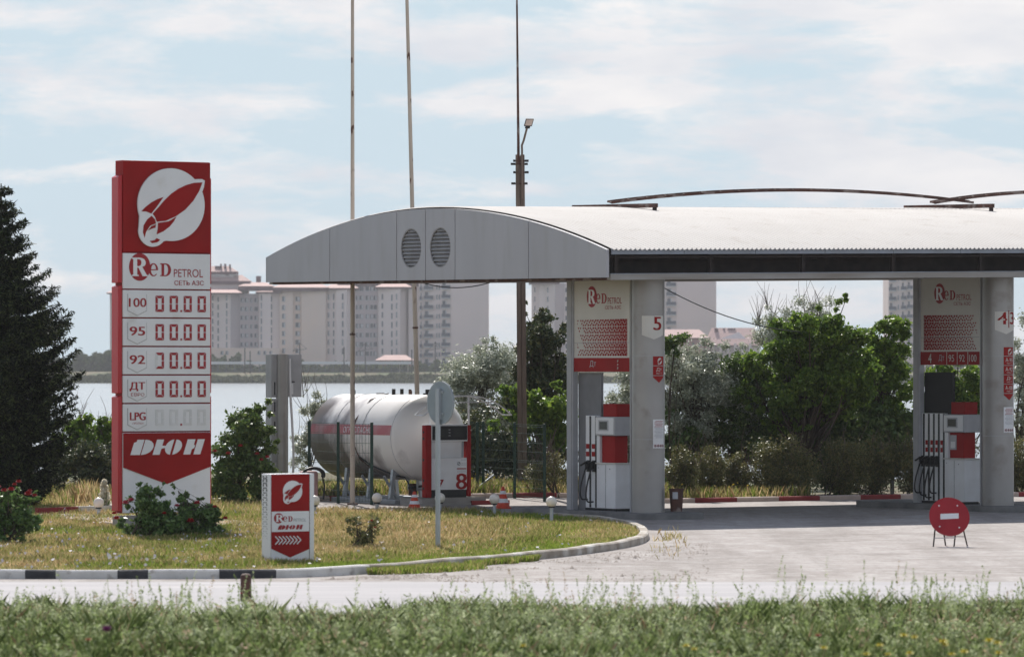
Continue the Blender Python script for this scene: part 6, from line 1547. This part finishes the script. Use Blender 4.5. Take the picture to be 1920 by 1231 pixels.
# railway platform with a long shelter
YP = 1412.0; x0 = bxw(300, YP); gzp = float(gz(x0, YP))
PS = empty('platform_shelter', (x0, YP, gzp), 0, 'long white roofed railway platform shelter across the lake below the apartment blocks', 'shelter')
lz = lambda py: H - (py - YH) / F * YP - gzp; lx = lambda px: bxw(px, YP) - x0
b = MB(); b.box((lx(300), -3, lz(682.5)), (lx(771), 4, lz(677.5)), 'canopy_far'); b.build('roof', PS, smooth=False)
b = MB(); b.box((lx(250), -5, lz(706)), (lx(772), 6, lz(698)), mat('platform_concrete', (0.40, 0.42, 0.46), .9)); b.build('platform', PS, smooth=False)
for px_ in np.arange(300, 772, 15.5):
    b = MB(); b.box((lx(px_ - .7), 0, lz(699)), (lx(px_ + .7), .3, lz(682)), 'wall_tower' if px_ > 740 else 'rail_far'); b.build('post', PS, smooth=False)
b = MB()
for px_ in np.arange(306, 770, 7.75): b.box((lx(px_ - .3), -4.6, lz(698.5)), (lx(px_ + .3), -4.5, lz(692.5)), 'rail_far')
b.box((lx(300), -4.6, lz(692.8)), (lx(771), -4.5, lz(692.2)), 'rail_far'); b.box((lx(300), -4.6, lz(695.8)), (lx(771), -4.5, lz(695.2)), 'rail_far'); b.build('railing', PS, smooth=False)
for px_, yt, arm, lab in ((459, 652, 0, 'thin catenary mast between the price sign and the clad column'), (469, 658, 0, 'shorter thin catenary mast close right of another'), (562, 642, 1, 'catenary mast with cross arms above the clad column box'), (685, 642, 1, 'catenary mast with arms right of the straight rusty mast'), (772, 655, 0, 'thin catenary mast at the end of the shelter'), (816, 640, 1, 'catenary mast with an arm in front of the balcony tower'), (645, 650, 0, 'thin catenary mast just left of the straight rusty mast')):
    x = bxw(px_, 1404); g = float(gz(x, 1404)); zt = H - (yt - YH) / F * 1404 - g; o = empty('catenary_mast', (x, 1404, g), 0, lab, 'mast', 'catenary masts along the railway')
    b = MB(); b.box((-.16, -.16, -1), (.16, .16, zt), 'steel_dark'); b.build('pole', o, smooth=False)
    if arm:
        b = MB(); b.bar((-2.2, 0, zt * .72), (2.2, 0, zt * .80), .14, .14, 'steel_dark'); b.bar((-2.2, 0, zt * .72), (0, 0, zt * .98), .1, .1, 'steel_dark'); b.bar((2.2, 0, zt * .8), (0, 0, zt * .98), .1, .1, 'steel_dark'); b.build('arm', o, smooth=False)
# far greenery that reads as masses
def mass(name, cl, size, m):
    C = []
    for (pxa, pxb, Y, yb, yt, n, w) in cl:
        px_ = RNG.uniform(pxa, pxb, n); e = .62 + .38 * fbm(px_ * w, px_ * 0, 1, abs(int(pxa)) + 5); top = yb + (yt - yb) * np.clip(e, .15, 1.1)
        py_ = yb + (top - yb) * RNG.random(n) ** .8; Yv = Y + RNG.normal(size=n) * 4; C.append(np.stack([(px_ - 960) / F * Yv, Yv, H - (py_ - YH) / F * Yv], 1))
    C = np.concatenate(C); V = leaf_quads(C, size, .3, .7); return stuff(fast_mesh(name, V, np.arange(len(V)), 4, m))
M['far_leaf'] = leafmat('far_foliage', (0.035, 0.055, 0.03), (0.06, 0.08, 0.04), (0.10, 0.115, 0.06), trans=.25, rough=.9, spec=.0)
M['reed'] = leafmat('reeds', (0.05, 0.06, 0.03), (0.07, 0.08, 0.04), (0.10, 0.105, 0.055), trans=.25, rough=.9, spec=.0)
mass('far_trees', [(100, 225, 1432, 702, 655, 5000, .09), (150, 222, 1440, 690, 648, 2500, .13), (-200, 100, 1434, 702, 662, 6000, .08), (392, 520, 1430, 700, 676, 3000, .2), (395, 450, 1440, 690, 662, 1200, .15), (520, 790, 1428, 700, 674, 5000, .25), (780, 1000, 1418, 704, 668, 5000, .12), (1000, 2100, 1425, 702, 660, 14000, .07)], 1.3, M['far_leaf'])
mass('reeds', [(-300, 2200, 1384, 719, 704, 22000, .03), (-300, 2200, 1392, 712, 699, 16000, .05)], 1.1, M['reed'])

# ------------------------------------------------------------------ haze: one box of even air round everything
hm = bpy.data.materials.new('haze_air'); hm.use_nodes = True
hn = hm.node_tree.nodes; hn.clear()
pv = hn.new('ShaderNodeVolumePrincipled'); pv.inputs['Color'].default_value = (0.90, 0.91, 0.93, 1); pv.inputs['Density'].default_value = 0.00015; pv.inputs['Anisotropy'].default_value = 0.0
ho = hn.new('ShaderNodeOutputMaterial'); hm.node_tree.links.new(pv.outputs[0], ho.inputs['Volume'])
b = MB(); b.box((-930, -60, -3.8), (930, 3560, 62), hm); o = b.build('haze', smooth=False); o['kind'] = 'stuff'
